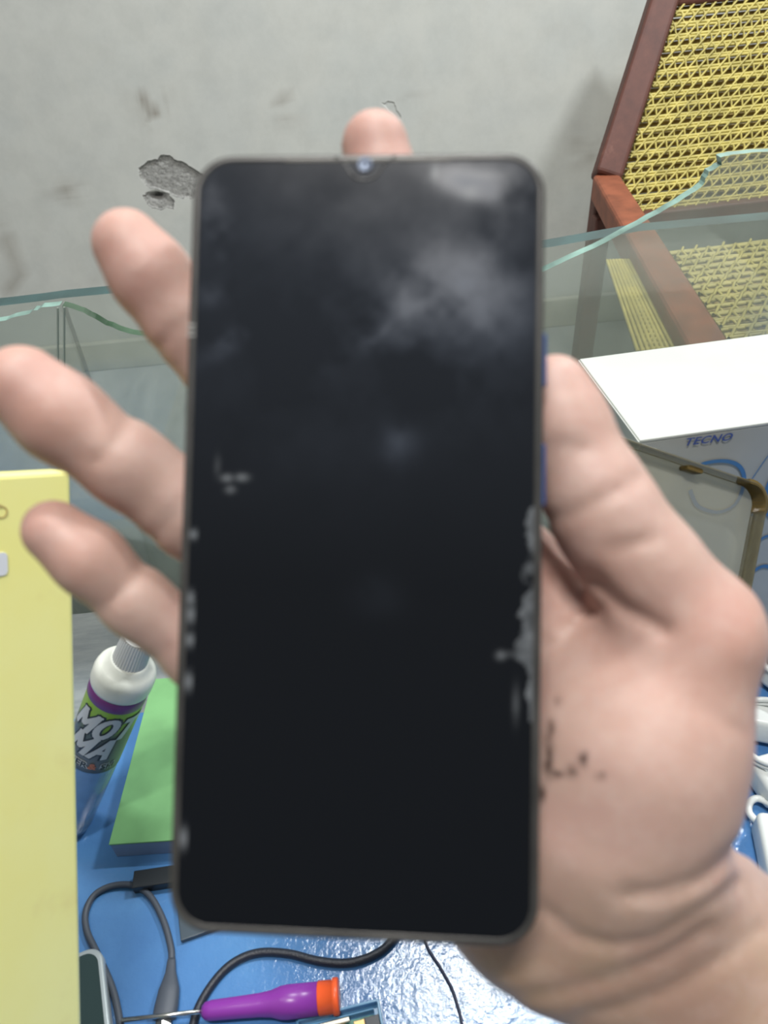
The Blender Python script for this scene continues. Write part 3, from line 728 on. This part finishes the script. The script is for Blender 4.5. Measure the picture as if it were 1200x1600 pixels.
def side_phone():
    c = mz(66, 1640, .004)
    A = mz(150, 1484, .008); B = mz(166, 1640, .008); ey = (A - B).normalized(); ex = Vector((ey.y, -ey.x, 0)).normalized(); ez = Vector((0, 0, 1)); ey = ez.cross(ex)
    M = frame(Vector((A.x, A.y, MZ)), ex, ey, ez) @ Matrix.Translation(Vector((-0.0315, -0.0445, 0)))
    root = empty('smartphone', M @ Vector((0, 0, 0)), 'dark-screened phone with a silver frame lying at the lower left', 'phone')
    bm = bmesh.new(); add_prism(bm, M, rr(0.07, 0.095, 0.010), 0, 0.008, 0.0015); fin('frame', bm, simple('silver_frame', srgb(176, 184, 186), 0.3, 0.3), root, True)
    bm = bmesh.new(); add_prism(bm, M, rr(0.064, 0.089, 0.008), 0.0078, 0.0083); fin('screen', bm, simple('teal_black_glass', srgb(48, 66, 66), 0.12), root)
side_phone()
def board():
    A = mz(462, 1592, .006); B = mz(592, 1559, .006); ex = (B - A).normalized(); ey = Vector((-ex.y, ex.x, 0)); Wd = (B - A).length
    M = frame(Vector((A.x, A.y, MZ)), ex, ey, Vector((0, 0, 1)))
    root = empty('circuit_tray', M @ Vector((Wd / 2, -0.02, 0)), 'clear blue plastic tray holding a small green circuit board', 'tray')
    pl = simple('blue_clear_plastic', srgb(110, 170, 214), 0.2, trans=0.35)
    bm = bmesh.new()
    add_box(bm, M, 0, Wd, -0.05, 0, 0, 0.0012); 
    for (x0, x1, y0, y1) in ((0, Wd, -0.0016, 0), (0, Wd, -0.05, -0.0484), (0, 0.0016, -0.05, 0), (Wd - 0.0016, Wd, -0.05, 0), (0.004, Wd - .004, -0.0052, -0.0042)): add_box(bm, M, x0, x1, y0, y1, 0, 0.006, 0.0004)
    fin('tray', bm, pl, root)
    bm = bmesh.new(); add_box(bm, M, Wd * .35, Wd - 0.005, -0.045, -0.0065, 0.0013, 0.0026); fin('circuit_board', bm, simple('green_board', srgb(78, 140, 124), 0.4, var=.3, vs=300), root)
    for k, (u, v, w, h, m) in enumerate(((.40, .008, .008, .006, 'gold'), (.52, .010, .006, .008, 'silver'), (.66, .008, .007, .007, 'gold'), (.78, .0075, .009, .009, 'dark'), (.46, .020, .01, .01, 'dark'), (.70, .022, .012, .010, 'silver'))):
        mt = simple('chip_' + m, {'gold': srgb(190, 160, 110), 'silver': srgb(190, 196, 200), 'dark': srgb(44, 48, 54)}[m], 0.35, 0.6 if m != 'dark' else 0)
        bm = bmesh.new(); add_box(bm, M, Wd * u, Wd * u + w, -v - h, -v, 0.0026, 0.0046, 0.0003); fin('component', bm, mt, root)
    bm = bmesh.new(); add_box(bm, M, Wd * .05, Wd * .62, -0.0085, -0.0060, 0.0058, 0.0078, 0.0004); fin('metal_strip', bm, simple('worn_strip', srgb(176, 172, 160), 0.3, 0.7), root)
board()

# --- white chargers and cable at the right edge
wp = simple('white_plastic', srgb(218, 222, 220), 0.3)
def adapter(px, py, rz, tilt, label, w=0.026, l=0.036, pins=True):
    c = onz(px, py, MZ)
    c.z = MZ
    M = Matrix.Translation(c) @ Matrix.Rotation(rz, 4, 'Z') @ Matrix.Rotation(tilt, 4, 'Y')
    M = Matrix.Translation(Vector((0, 0, abs(math.sin(tilt)) * w / 2 + 0.0001))) @ M
    root = empty('charger', c, label, 'charger', 'white chargers heaped at the right edge')
    bm = bmesh.new(); add_box(bm, M, -w / 2, w / 2, -l / 2, l / 2, 0.0, 0.022, 0.0045, 4); o = fin('body', bm, wp, root, True)
    if pins:
        for s in (-1, 1):
            bm = bmesh.new(); add_tube(bm, [M @ Vector((s * 0.0065, -l / 2 + .002, 0.011)), M @ Vector((s * 0.0065, -l / 2 - 0.014, 0.011))], 0.0019, 10); fin('pin', bm, metal, root, True)
adapter(1203, 1150, 1.2, 0.15, 'white charger with round pins beside the topmost cable loop')
adapter(1215, 1228, 1.75, -0.1, 'white charger just below the cable loop', 0.03, 0.04)
adapter(1226, 1355, 2.9, 0.0, 'lowest white charger, beside the wrist', 0.034, 0.05, False)
adapter(1212, 1075, 0.5, 0.2, 'white charger farthest back, near the carton', 0.022, 0.02, False)
bm = bmesh.new()
c0 = onz(1204, 1150, MZ + 0.026)
pts = [c0 + Vector((0.0235 * math.cos(a), 0.030 * math.sin(a), 0.003 * math.sin(3 * a) + a * 0.0006)) for a in np.linspace(0.2, 4 * math.pi, 90)]
add_tube(bm, pts, 0.0020, 10)
tag(fin('white_cable', bm, wp, smooth=True), 'white cable coiled on top of the chargers at right', 'cable')
bm = bmesh.new()
add_tube(bm, catmull([onz(*p, MZ + h) for p, h in (((1230, 1262), .012), ((1196, 1288), .008), ((1172, 1272), .006), ((1172, 1254), .006), ((1186, 1248), .007), ((1214, 1262), .01))], 8), 0.0024, 10)
tag(fin('white_cable', bm, wp, smooth=True), 'short white cable bend lying in front of the coiled cable', 'cable')
bm = bmesh.new()
add_tube(bm, catmull([onz(*p, MZ + h) for p, h in (((1235, 1080), .01), ((1205, 1050), .02), ((1193, 1036), .022), ((1197, 1022), .022), ((1222, 1016), .02))], 8), 0.0022, 10)
tag(fin('white_cable', bm, wp, smooth=True), 'white cable hook at the top of the charger heap', 'cable')

# ================================================================== HELD PHONE
def held_phone():
    # corner rays -> rectangle pose
    c = [(303, 243), (853, 237), (842, 1484), (262, 1456)]
    r = [np.array(cray(*p)) for p in c]
    A_ = np.stack([-r[1], r[2], -r[3]], 1); t_ = np.linalg.solve(A_, -r[0] * 1.0)   # t0=1: P0 + P2 = P1 + P3
    T = [1.0, t_[0], t_[1], t_[2]]
    Pn = [Vector(r[i] * T[i]) for i in range(4)]
    w = ((Pn[1] - Pn[0]).length + (Pn[2] - Pn[3]).length) / 2; s = 0.0765 / w
    Pn = [p * s for p in Pn]; h = ((Pn[0] - Pn[3]).length + (Pn[1] - Pn[2]).length) / 2
    cen = sum(Pn, Vector()) / 4
    ey = ((Pn[0] - Pn[3]) + (Pn[1] - Pn[2])).normalized(); ex = ((Pn[1] - Pn[0]) + (Pn[2] - Pn[3])); ex = (ex - ey * ex.dot(ey)).normalized(); ez = ex.cross(ey)
    print('PHONE', [p * 1.0 for p in Pn], h, T, ez)
    Mc = frame(cen, ex, ey, ez); M = MC @ Mc
    W_, H_, R_ = 0.0765, h, 0.0088; T_ = 0.0085
    root = empty('smartphone', M @ Vector((0, -H_ / 2, -T_)), 'dark scuffed smartphone held upright in the hand, screen off', 'phone')
    shell = simple('dark_blue_shell', srgb(36, 48, 84), 0.25, 0.2)
    rimm = simple('grey_frame', srgb(70, 69, 67), 0.32, 0.3, var=0.3, vs=60)
    bm = bmesh.new(); add_prism(bm, M, rr(W_, H_, R_, 12), -T_, -0.0012, 0.0018); fin('back_shell', bm, shell, root, True)
    bm = bmesh.new()
    lv = [(W_ - .0008, H_ - .0008, R_ - .0004, -0.0016), (W_, H_, R_, -0.0010), (W_ - .0002, H_ - .0002, R_ - .0001, -0.0003), (W_ - .0010, H_ - .0010, R_ - .0005, 0.0), (W_ - .0038, H_ - .0038, R_ - .0019, 0.0), (W_ - .0042, H_ - .0042, R_ - .0021, -0.0006)]
    rs = [[bm.verts.new(M @ Vector((x, y, z))) for x, y in rr(a, b, r_, 12)] for a, b, r_, z in lv]; n = len(rs[0])
    for i in range(len(rs) - 1):
        for k in range(n): bm.faces.new((rs[i][k], rs[i][(k + 1) % n], rs[i + 1][(k + 1) % n], rs[i + 1][k])).smooth = True
    fin('frame', bm, rimm, root, True)
    # screen glass as a dense grid with grime and painted-sheen attributes
    sw, sh, sr = W_ - .0036, H_ - .0036, R_ - .0018
    us = np.linspace(-1, 1, 190); vs = np.linspace(-1, 1, 400)
    U, V = np.meshgrid(us, vs, indexing='ij')
    X = U * sw / 2; Y = V * sh / 2
    # pull the corners in to the rounded outline
    ax = np.maximum(np.abs(X) - (sw / 2 - sr), 0); ay = np.maximum(np.abs(Y) - (sh / 2 - sr), 0); mx = np.maximum(ax, ay); ln = np.hypot(ax, ay)
    k = np.where(ln > 1e-9, mx / np.maximum(ln, 1e-9), 1); cx_ = np.clip(X, -(sw / 2 - sr), sw / 2 - sr); cy_ = np.clip(Y, -(sh / 2 - sr), sh / 2 - sr)
    X = cx_ + (X - cx_) * k; Y = cy_ + (Y - cy_) * k
    def loc(px, py):
        nrm = MC.to_3x3() @ ez; d = ray(px, py); o = M.translation; q = CAM + d * ((o - CAM).dot(nrm) / d.dot(nrm)); return M.inverted() @ q
    sm = 0.16 * np.clip((Y + 0.01) / 0.09, 0, 1) * np.ones_like(X)  # pale room reflection painted as haze on the upper screen; smudges follow
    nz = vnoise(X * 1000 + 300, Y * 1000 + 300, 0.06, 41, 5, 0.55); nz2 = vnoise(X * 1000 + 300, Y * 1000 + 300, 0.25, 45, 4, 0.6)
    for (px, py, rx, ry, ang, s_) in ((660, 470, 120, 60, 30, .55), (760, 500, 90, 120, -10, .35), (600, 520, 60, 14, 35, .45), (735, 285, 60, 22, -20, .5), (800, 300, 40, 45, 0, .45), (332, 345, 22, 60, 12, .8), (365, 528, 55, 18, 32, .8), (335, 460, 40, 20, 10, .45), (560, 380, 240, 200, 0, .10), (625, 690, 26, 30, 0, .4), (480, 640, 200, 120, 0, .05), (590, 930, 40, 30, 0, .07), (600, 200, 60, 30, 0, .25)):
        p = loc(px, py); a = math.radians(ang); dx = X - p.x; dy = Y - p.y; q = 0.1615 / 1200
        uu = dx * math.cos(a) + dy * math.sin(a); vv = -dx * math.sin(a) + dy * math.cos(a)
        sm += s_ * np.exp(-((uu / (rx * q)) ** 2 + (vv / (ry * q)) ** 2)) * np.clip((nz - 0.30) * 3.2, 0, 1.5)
    gr = np.zeros_like(X)   # grit / adhesive flecks
    edge = np.minimum(sw / 2 - X, 9)
    p0 = loc(820, 800).y; p1 = loc(820, 1120).y
    band = np.clip(1 - np.abs(Y - (p0 + p1) / 2) / ((p0 - p1) / 2 * 1.05), 0, 1) ** 0.5
    widthr = 0.0004 + 0.0034 * band * np.clip(vnoise(Y * 1000 + 90, Y * 0 + 3, 0.35, 66, 3) * 1.9 - 0.35, 0, 1.2)
    gr = np.maximum(gr, ((sw / 2 - X) < widthr) * np.clip(nz2 * 1.9 - 0.35, 0, 1) * (band > 0))
    edl = X + sw / 2
    for py, ln_ in ((835, 14), (935, 22), (960, 26), (1000, 20), (1065, 26), (1310, 30)):
        yy = loc(300, py).y; gr = np.maximum(gr, np.exp(-((Y - yy) / (ln_ * .5 * .16 / 1200)) ** 2) * (edl < 0.0012 + 0.0008 * nz2) * 0.9)
    for px, py, rx, ry, s_ in ((355, 747, 9, 5, 1), (378, 746, 10, 5, 1), (360, 765, 7, 5, .8), (340, 728, 4, 16, .3), (783, 1024, 7, 6, .9), (797, 1022, 8, 4, .6), (680, 270, 6, 14, .9), (806, 1100, 4, 24, .5), (735, 300, 14, 12, .6), (760, 275, 30, 5, .4)):
        p = loc(px, py); q = .1615 / 1200; gr = np.maximum(gr, s_ * np.exp(-((X - p.x) / (rx * q)) ** 2 - ((Y - p.y) / (ry * q)) ** 2) * np.clip(nz2 * 2.2, 0, 1))
    t = NT('screen_glass'); b = t.b
    a1 = t.attr('smudge_sheen'); a2 = t.attr('grit')
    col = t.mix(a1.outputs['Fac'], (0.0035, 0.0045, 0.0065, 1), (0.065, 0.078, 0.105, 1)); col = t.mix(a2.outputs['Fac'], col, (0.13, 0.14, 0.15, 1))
    t.link(col, b.inputs['Base Color'])
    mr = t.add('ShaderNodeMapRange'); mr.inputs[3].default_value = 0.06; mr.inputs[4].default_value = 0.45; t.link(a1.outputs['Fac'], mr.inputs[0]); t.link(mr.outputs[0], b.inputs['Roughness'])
    b.inputs['Specular IOR Level'].default_value = 0.5; b.inputs['IOR'].default_value = 1.42
    Mn = np.array(M)
    def F(U_, V_): return (np.stack([X, Y, np.full_like(X, 0.00005), np.ones_like(X)], -1) @ Mn.T)[..., :3]
    grid_mesh('screen', F, us, vs, t.m, root, attrs={'smudge_sheen': np.clip(sm, 0, 1), 'grit': np.clip(gr, 0, 1)})
    # drop notch with the selfie camera
    p = loc(570, 262)
    out = [(-0.0068, 0.0022), (-0.0050, 0.0016), (-0.0038, 0.0), (-0.0026, -0.0018), (-0.001, -0.0026), (0.001, -0.0026), (0.0026, -0.0018), (0.0038, 0.0), (0.0050, 0.0016), (0.0068, 0.0022)]
    out = [(x, y) for x, y in out][::1]
    Mn_ = M @ Matrix.Translation(Vector((p.x, p.y, 0.0001)))
    bm = bmesh.new(); pts = [Mn_ @ Vector((x, y, 0)) for x, y in out]; add_tube(bm, catmull(pts, 5), 0.00022, 6); fin('notch_trim', bm, rimm, root, True)
    bm = bmesh.new(); add_lathe(bm, Mn_ @ Matrix.Translation(Vector((0, 0.0006, 0))), [(0.0017, 0), (0.0016, 0.0002), (0.0011, 0.00025), (0.0009, 0.0001), (0.0001, 0.0001)], 24); fin('front_camera', bm, simple('lens_ring', srgb(92, 102, 120), 0.25, 0.3), root, True)
    bm = bmesh.new(); add_box(bm, M, -0.018, 0.018, H_ / 2 - 0.0017, H_ / 2 - 0.0013, 0.0, 0.0002); fin('earpiece', bm, simple('earpiece_mesh', srgb(70, 66, 54), 0.5), root)
    # side keys, right edge
    for (y0, y1) in ((515, 600), (690, 790)):
        ya, yb = loc(850, y0).y, loc(850, y1).y
        bm = bmesh.new(); add_box(bm, M, W_ / 2 - 0.0006, W_ / 2 + 0.0010, yb, ya, -0.0056, -0.0026, 0.0005); fin('side_key', bm, simple('blue_key', srgb(58, 84, 140), 0.3, 0.3), root)
    for py in (508, 516, 524):
        y = loc(300, py).y; bm = bmesh.new(); add_box(bm, M, -W_ / 2 - 0.00012, -W_ / 2 + 0.0016, y - 0.00016, y + 0.00016, -0.0012, 0.00012); fin('antenna_line', bm, simple('pale_line', srgb(170, 170, 166), 0.4), root)
    return M, Mc, W_, H_, T_
PM, PMc, PW, PH, PT = held_phone()

# ================================================================== HAND
def surface_nets(f, o, h):
    s = f < 0; nx, ny, nz = f.shape
    cs = np.zeros((nx - 1, ny - 1, nz - 1), np.int8)
    for i in (0, 1):
        for j in (0, 1):
            for k in (0, 1): cs += s[i:nx - 1 + i, j:ny - 1 + j, k:nz - 1 + k]
    act = (cs > 0) & (cs < 8); I, J, K = np.nonzero(act); n = len(I)
    acc = np.zeros((n, 3)); cnt = np.zeros(n)
    cor = [(i, j, k) for i in (0, 1) for j in (0, 1) for k in (0, 1)]
    val = {c: f[I + c[0], J + c[1], K + c[2]].astype(np.float64) for c in cor}
    for a in cor:
        for ax in range(3):
            if a[ax] == 0:
                b = list(a); b[ax] = 1; b = tuple(b); va, vb = val[a], val[b]; m = (va < 0) != (vb < 0)
                t = np.where(m, va / np.where(m, va - vb, 1), 0)
                p = np.array(a, float)[None, :] + np.zeros((n, 3)); p[:, ax] += t; acc += p * m[:, None]; cnt += m
    V = (acc / np.maximum(cnt, 1)[:, None] + np.stack([I, J, K], 1)) * h + o
    idx = -np.ones(act.shape, np.int64); idx[I, J, K] = np.arange(n)
    Q = []
    for ax in range(3):
        a = [slice(None)] * 3; b = [slice(None)] * 3; a[ax] = slice(0, -1); b[ax] = slice(1, None)
        sa = s[tuple(a)]; sb = s[tuple(b)]; x = np.nonzero(sa != sb); c = np.stack(x, 1)
        o1, o2 = [d for d in range(3) if d != ax]
        ok = (c[:, o1] > 0) & (c[:, o2] > 0) & (c[:, o1] < f.shape[o1] - 1) & (c[:, o2] < f.shape[o2] - 1); c = c[ok]
        def g(d1, d2): e = c.copy(); e[:, o1] -= d1; e[:, o2] -= d2; return idx[e[:, 0], e[:, 1], e[:, 2]]
        q = np.stack([g(1, 1), g(0, 1), g(0, 0), g(1, 0)], 1)
        inside = sa[c[:, 0], c[:, 1], c[:, 2]]
        flip = inside if ax != 1 else ~inside
        q = np.where(flip[:, None], q, q[:, ::-1]); Q.append(q)
    return V, np.concatenate(Q)

def hand():
    def c(px, py, d): v = cray(px, py) * d; return np.array(v)
    h = 0.00115
    lo = np.array([-0.098, -0.205, -0.262]); hi = np.array([0.165, 0.108, -0.142])
    n = np.ceil((hi - lo) / h).astype(int)
    ax = [lo[i] + np.arange(n[i]) * h for i in range(3)]
    X, Y, Z = [a.astype(np.float32) for a in np.meshgrid(*ax, indexing='ij')]
    def cone(a, b, ra, rb, sc=None):
        a = np.array(a, np.float32); b = np.array(b, np.float32); d = b - a; L = float(d @ d)
        t = np.clip(((X - a[0]) * d[0] + (Y - a[1]) * d[1] + (Z - a[2]) * d[2]) / L, 0, 1)
        return np.sqrt((X - a[0] - t * d[0]) ** 2 + (Y - a[1] - t * d[1]) ** 2 + (Z - a[2] - t * d[2]) ** 2) - (ra + (rb - ra) * t)
    def ell(cn, r, ax_=None):
        d = [(X - cn[0]), (Y - cn[1]), (Z - cn[2])]
        if ax_ is not None:
            a0, a1, a2 = ax_; d = [d[0] * a[0] + d[1] * a[1] + d[2] * a[2] for a in (a0, a1, a2)]
        k = np.sqrt((d[0] / r[0]) ** 2 + (d[1] / r[1]) ** 2 + (d[2] / r[2]) ** 2); return (k - 1) * min(r)
    def smin(a, b, k): hh = np.maximum(k - np.abs(a - b), 0) / k; return np.minimum(a, b) - hh * hh * k / 4
    def chain(pts, k=0.004):
        f = None
        for (p, r), (q, s) in zip(pts[:-1], pts[1:]):
            g = cone(c(*p), c(*q), r, s); f = g if f is None else smin(f, g, k)
        return f
    fingers = [
        # index: straight up behind the phone
        [((586, 228, .190), .0084), ((600, 300, .191), .0092), ((640, 460, .194), .0092), ((700, 660, .198), .0108), ((740, 800, .200), .012)],
        [((199, 382, .1795), .0082), ((236, 432, .181), .0091), ((290, 505, .184), .0089), ((390, 630, .190), .0104), ((560, 850, .199), .0125)],
        [((36, 603, .1735), .0092), ((95, 652, .176), .0100), ((200, 727, .180), .0096), ((300, 800, .1855), .0106), ((520, 960, .199), .0125)],
        [((84, 829, .1765), .0073), ((140, 874, .178), .0080), ((215, 942, .182), .0078), ((320, 1024, .187), .0086), ((520, 1110, .199), .012)],
    ]
    palm = None
    def addp(g, k):
        nonlocal palm
        palm = g if palm is None else smin(palm, g, k)
    # metacarpal slab behind the phone
    addp(cone(c(735, 800, .201), c(880, 1250, .203), .0125, .017), .01)
    addp(cone(c(620, 870, .202), c(860, 1300, .204), .0130, .018), .012)
    addp(cone(c(540, 970, .202), c(840, 1350, .204), .0130, .018), .012)
    addp(cone(c(520, 1100, .201), c(820, 1390, .202), .0130, .019), .012)
    # web between the thumb and the index knuckle: visible palm beside the phone
    addp(cone(c(800, 900, .199), c(960, 1080, .194), .0125, .016), .014)
    # heel on the little finger side
    addp(cone(c(700, 1250, .197), c(850, 1420, .195), .017, .020), .014)
    # thenar mound
    addp(cone(c(1070, 1000, .1795), c(998, 1175, .181), .0170, .0215), .010)
    addp(cone(c(998, 1175, .181), c(972, 1290, .183), .0215, .0240), .012)
    addp(cone(c(960, 1100, .190), c(900, 1280, .191), .019, .022), .012)
    # wrist and forearm
    fa = np.array([c(915, 1400, .197), c(1075, 1560, .205), c(1330, 1880, .222)])
    w = smin(cone(fa[0], fa[1], .0255, .0265), cone(fa[1], fa[2], .0265, .033), .01)
    w2 = smin(cone(c(985, 1350, .192), c(1165, 1540, .204), .0225, .0245), cone(c(1165, 1540, .204), c(1420, 1820, .222), .0245, .030), .01)
    w = smin(w, w2, .012)
    f = smin(palm, w, .010)
    base_f = f; fingers_f = None
    for fg in fingers:
        g = smin(base_f, chain(fg), .006); f = np.minimum(f, g)
    thumb = chain([((866, 606, .1770), .0078), ((880, 665, .1775), .0096), ((930, 775, .1760), .0110), ((962, 832, .1755), .0112), ((1010, 895, .1765), .0124), ((1066, 985, .1790), .0165)], .006)
    f = smin(f, thumb, .006)
    # creases, laid out on the surface as shallow grooves
    PX = (X / -Z) * FPX + 600; PY = 800 - (Y / -Z) * FPX
    front = Z
    def groove(pts, wpx, depth):
        nonlocal f
        xs = [p[0] for p in pts]; ys = [p[1] for p in pts]
        m = (PX > min(xs) - 4 * wpx) & (PX < max(xs) + 4 * wpx) & (PY > min(ys) - 4 * wpx) & (PY < max(ys) + 4 * wpx)
        d = dseg(PX[m], PY[m], pts); f[m] += (depth * np.exp(-(d / wpx) ** 2)).astype(np.float32)
    groove([(208, 640), (190, 680), (150, 722)], 8, .0009)
    groove([(226, 880), (200, 915), (160, 952)], 8, .0009)
    groove([(285, 790), (262, 818), (232, 850)], 9, .0008)
    groove([(292, 500), (268, 520), (246, 548)], 8, .0008)
    groove([(258, 1010), (236, 1034)], 9, .0006)
    groove([(845, 700), (880, 695), (920, 705)], 9, .0005)
    groove([(850, 815), (900, 800), (960, 770), (1000, 745)], 9, .0009)
    groove([(955, 858), (985, 852), (1022, 843)], 8, .0010)
    groove([(930, 905), (975, 950), (1040, 985)], 12, .0020)
    groove([(885, 985), (905, 965), (935, 950)], 7, .0012)
    groove([(845, 1010), (880, 1008), (905, 985)], 7, .0008)
    groove([(980, 1398), (1040, 1392), (1100, 1372), (1148, 1330)], 14, .0018)
    groove([(850, 1420), (900, 1462), (960, 1478), (1020, 1466), (1090, 1425), (1150, 1380)], 11, .0011)
    groove([(720, 1520), (790, 1560), (870, 1550), (960, 1525), (1040, 1490), (1100, 1450)], 13, .0010)
    groove([(900, 1590), (980, 1570), (1060, 1540), (1140, 1490), (1190, 1450)], 12, .0009)
    groove([(1085, 1100), (1120, 1122), (1158, 1146)], 10, .0005)
    # keep clear of the phone body
    Mi = np.array(PMc.inverted())
    lx = Mi[0, 0] * X + Mi[0, 1] * Y + Mi[0, 2] * Z + Mi[0, 3]; ly = Mi[1, 0] * X + Mi[1, 1] * Y + Mi[1, 2] * Z + Mi[1, 3]; lz = Mi[2, 0] * X + Mi[2, 1] * Y + Mi[2, 2] * Z + Mi[2, 3]
    r_ = 0.004
    qx = np.abs(lx) - (PW / 2 - r_); qy = np.abs(ly) - (PH / 2 - r_); qz = np.abs(lz + PT / 2) - (PT / 2 - r_ + .0002)
    pb = np.sqrt(np.maximum(qx, 0) ** 2 + np.maximum(qy, 0) ** 2 + np.maximum(qz, 0) ** 2) + np.minimum(np.maximum(qx, np.maximum(qy, qz)), 0) - r_
    f = -smin(-f, pb, .002)
    V, Q = surface_nets(f, lo, h)
    # light Laplacian relaxation
    e = np.concatenate([Q[:, [0, 1]], Q[:, [1, 2]], Q[:, [2, 3]], Q[:, [3, 0]]])
    for it in range(5):
        acc = np.zeros_like(V); cnt = np.zeros(len(V))
        for col in range(3):
            acc[:, col] += np.bincount(e[:, 0], V[e[:, 1], col], len(V)) + np.bincount(e[:, 1], V[e[:, 0], col], len(V))
        cnt = np.bincount(e[:, 0], minlength=len(V)) + np.bincount(e[:, 1], minlength=len(V))
        V = V * 0.45 + 0.55 * acc / np.maximum(cnt, 1)[:, None]
    px = V[:, 0] / -V[:, 2] * FPX + 600; py = 800 - V[:, 1] / -V[:, 2] * FPX
    frontv = (V[:, 2] > -0.205)
    ink = np.zeros(len(V)); nn = vnoise(px + 50, py + 50, 0.10, 77, 4, .6)
    for (x, y, rx, ry, s) in ((857, 1180, 7, 26, 1), (862, 1135, 5, 10, .9), (893, 1205, 10, 9, .55), (912, 1185, 7, 10, .7), (940, 1213, 9, 5, .5), (846, 1240, 6, 14, .6), (870, 1210, 10, 6, .5), (872, 1095, 6, 6, .35)):
        ink += s * np.exp(-((px - x) / rx) ** 2 - ((py - y) / ry) ** 2)
    ink = np.clip(1.8 * ink * np.clip(nn * 2.2 - 0.3, 0, 1.2), 0, .9) * frontv
    # skin redness: fingertips, mound of the thumb and creases are pinker than the wrist
    red = 0.35 * np.ones(len(V))
    for (x, y, rad, s) in ((585, 210, 90, .9), (200, 370, 130, .7), (40, 600, 130, .7), (85, 830, 120, .6), (1050, 1060, 150, .5), (880, 900, 90, .6), (1150, 970, 70, .5), (900, 600, 110, .3)):
        red += s * np.exp(-((px - x) ** 2 + (py - y) ** 2) / rad ** 2)
    tan = np.clip((py - 1330) / 200, 0, 1) * (px > 650)
    red = np.clip(red - 0.25 * tan, 0, 1)
    t = NT('skin'); b = t.b
    ar = t.attr('red'); ai = t.attr('ink'); at = t.attr('tan')
    n1 = t.noise(38, 4, 0.6); n2 = t.noise(130, 4, 0.6)
    base = t.mix(ar.outputs['Fac'], srgb(186, 162, 150), srgb(190, 149, 135))
    base = t.mix(at.outputs['Fac'], base, srgb(174, 146, 125))
    base = t.mix(t.ramp(n1, [(0.42, (0, 0, 0, 1)), (0.62, (.35, .35, .35, 1))]), base, srgb(180, 140, 132))
    base = t.mix(t.ramp(n2, [(0.45, (0, 0, 0, 1)), (0.65, (.25, .25, .25, 1))]), base, srgb(204, 180, 170))
    base = t.mix(ai.outputs['Fac'], base, srgb(66, 48, 42))
    t.link(base, b.inputs['Base Color']); b.inputs['Roughness'].default_value = 0.55
    b.inputs['Subsurface Weight'].default_value = 0.25; b.inputs['Subsurface Radius'].default_value = (0.9, 0.35, 0.2); b.inputs['Subsurface Scale'].default_value = 0.004
    t.bump(n2, 0.18, 0.0012)
    Vw = (np.concatenate([V, np.ones((len(V), 1))], 1) @ np.array(MC).T)[:, :3]
    o = raw_mesh('hand', Vw, Q, t.m, attrs={'ink': ink, 'red': red, 'tan': tan})
    tag(o, 'open palm of a right hand gripping the dark phone, fingers spread behind it', 'hand')
    print('HAND', len(V))
hand()
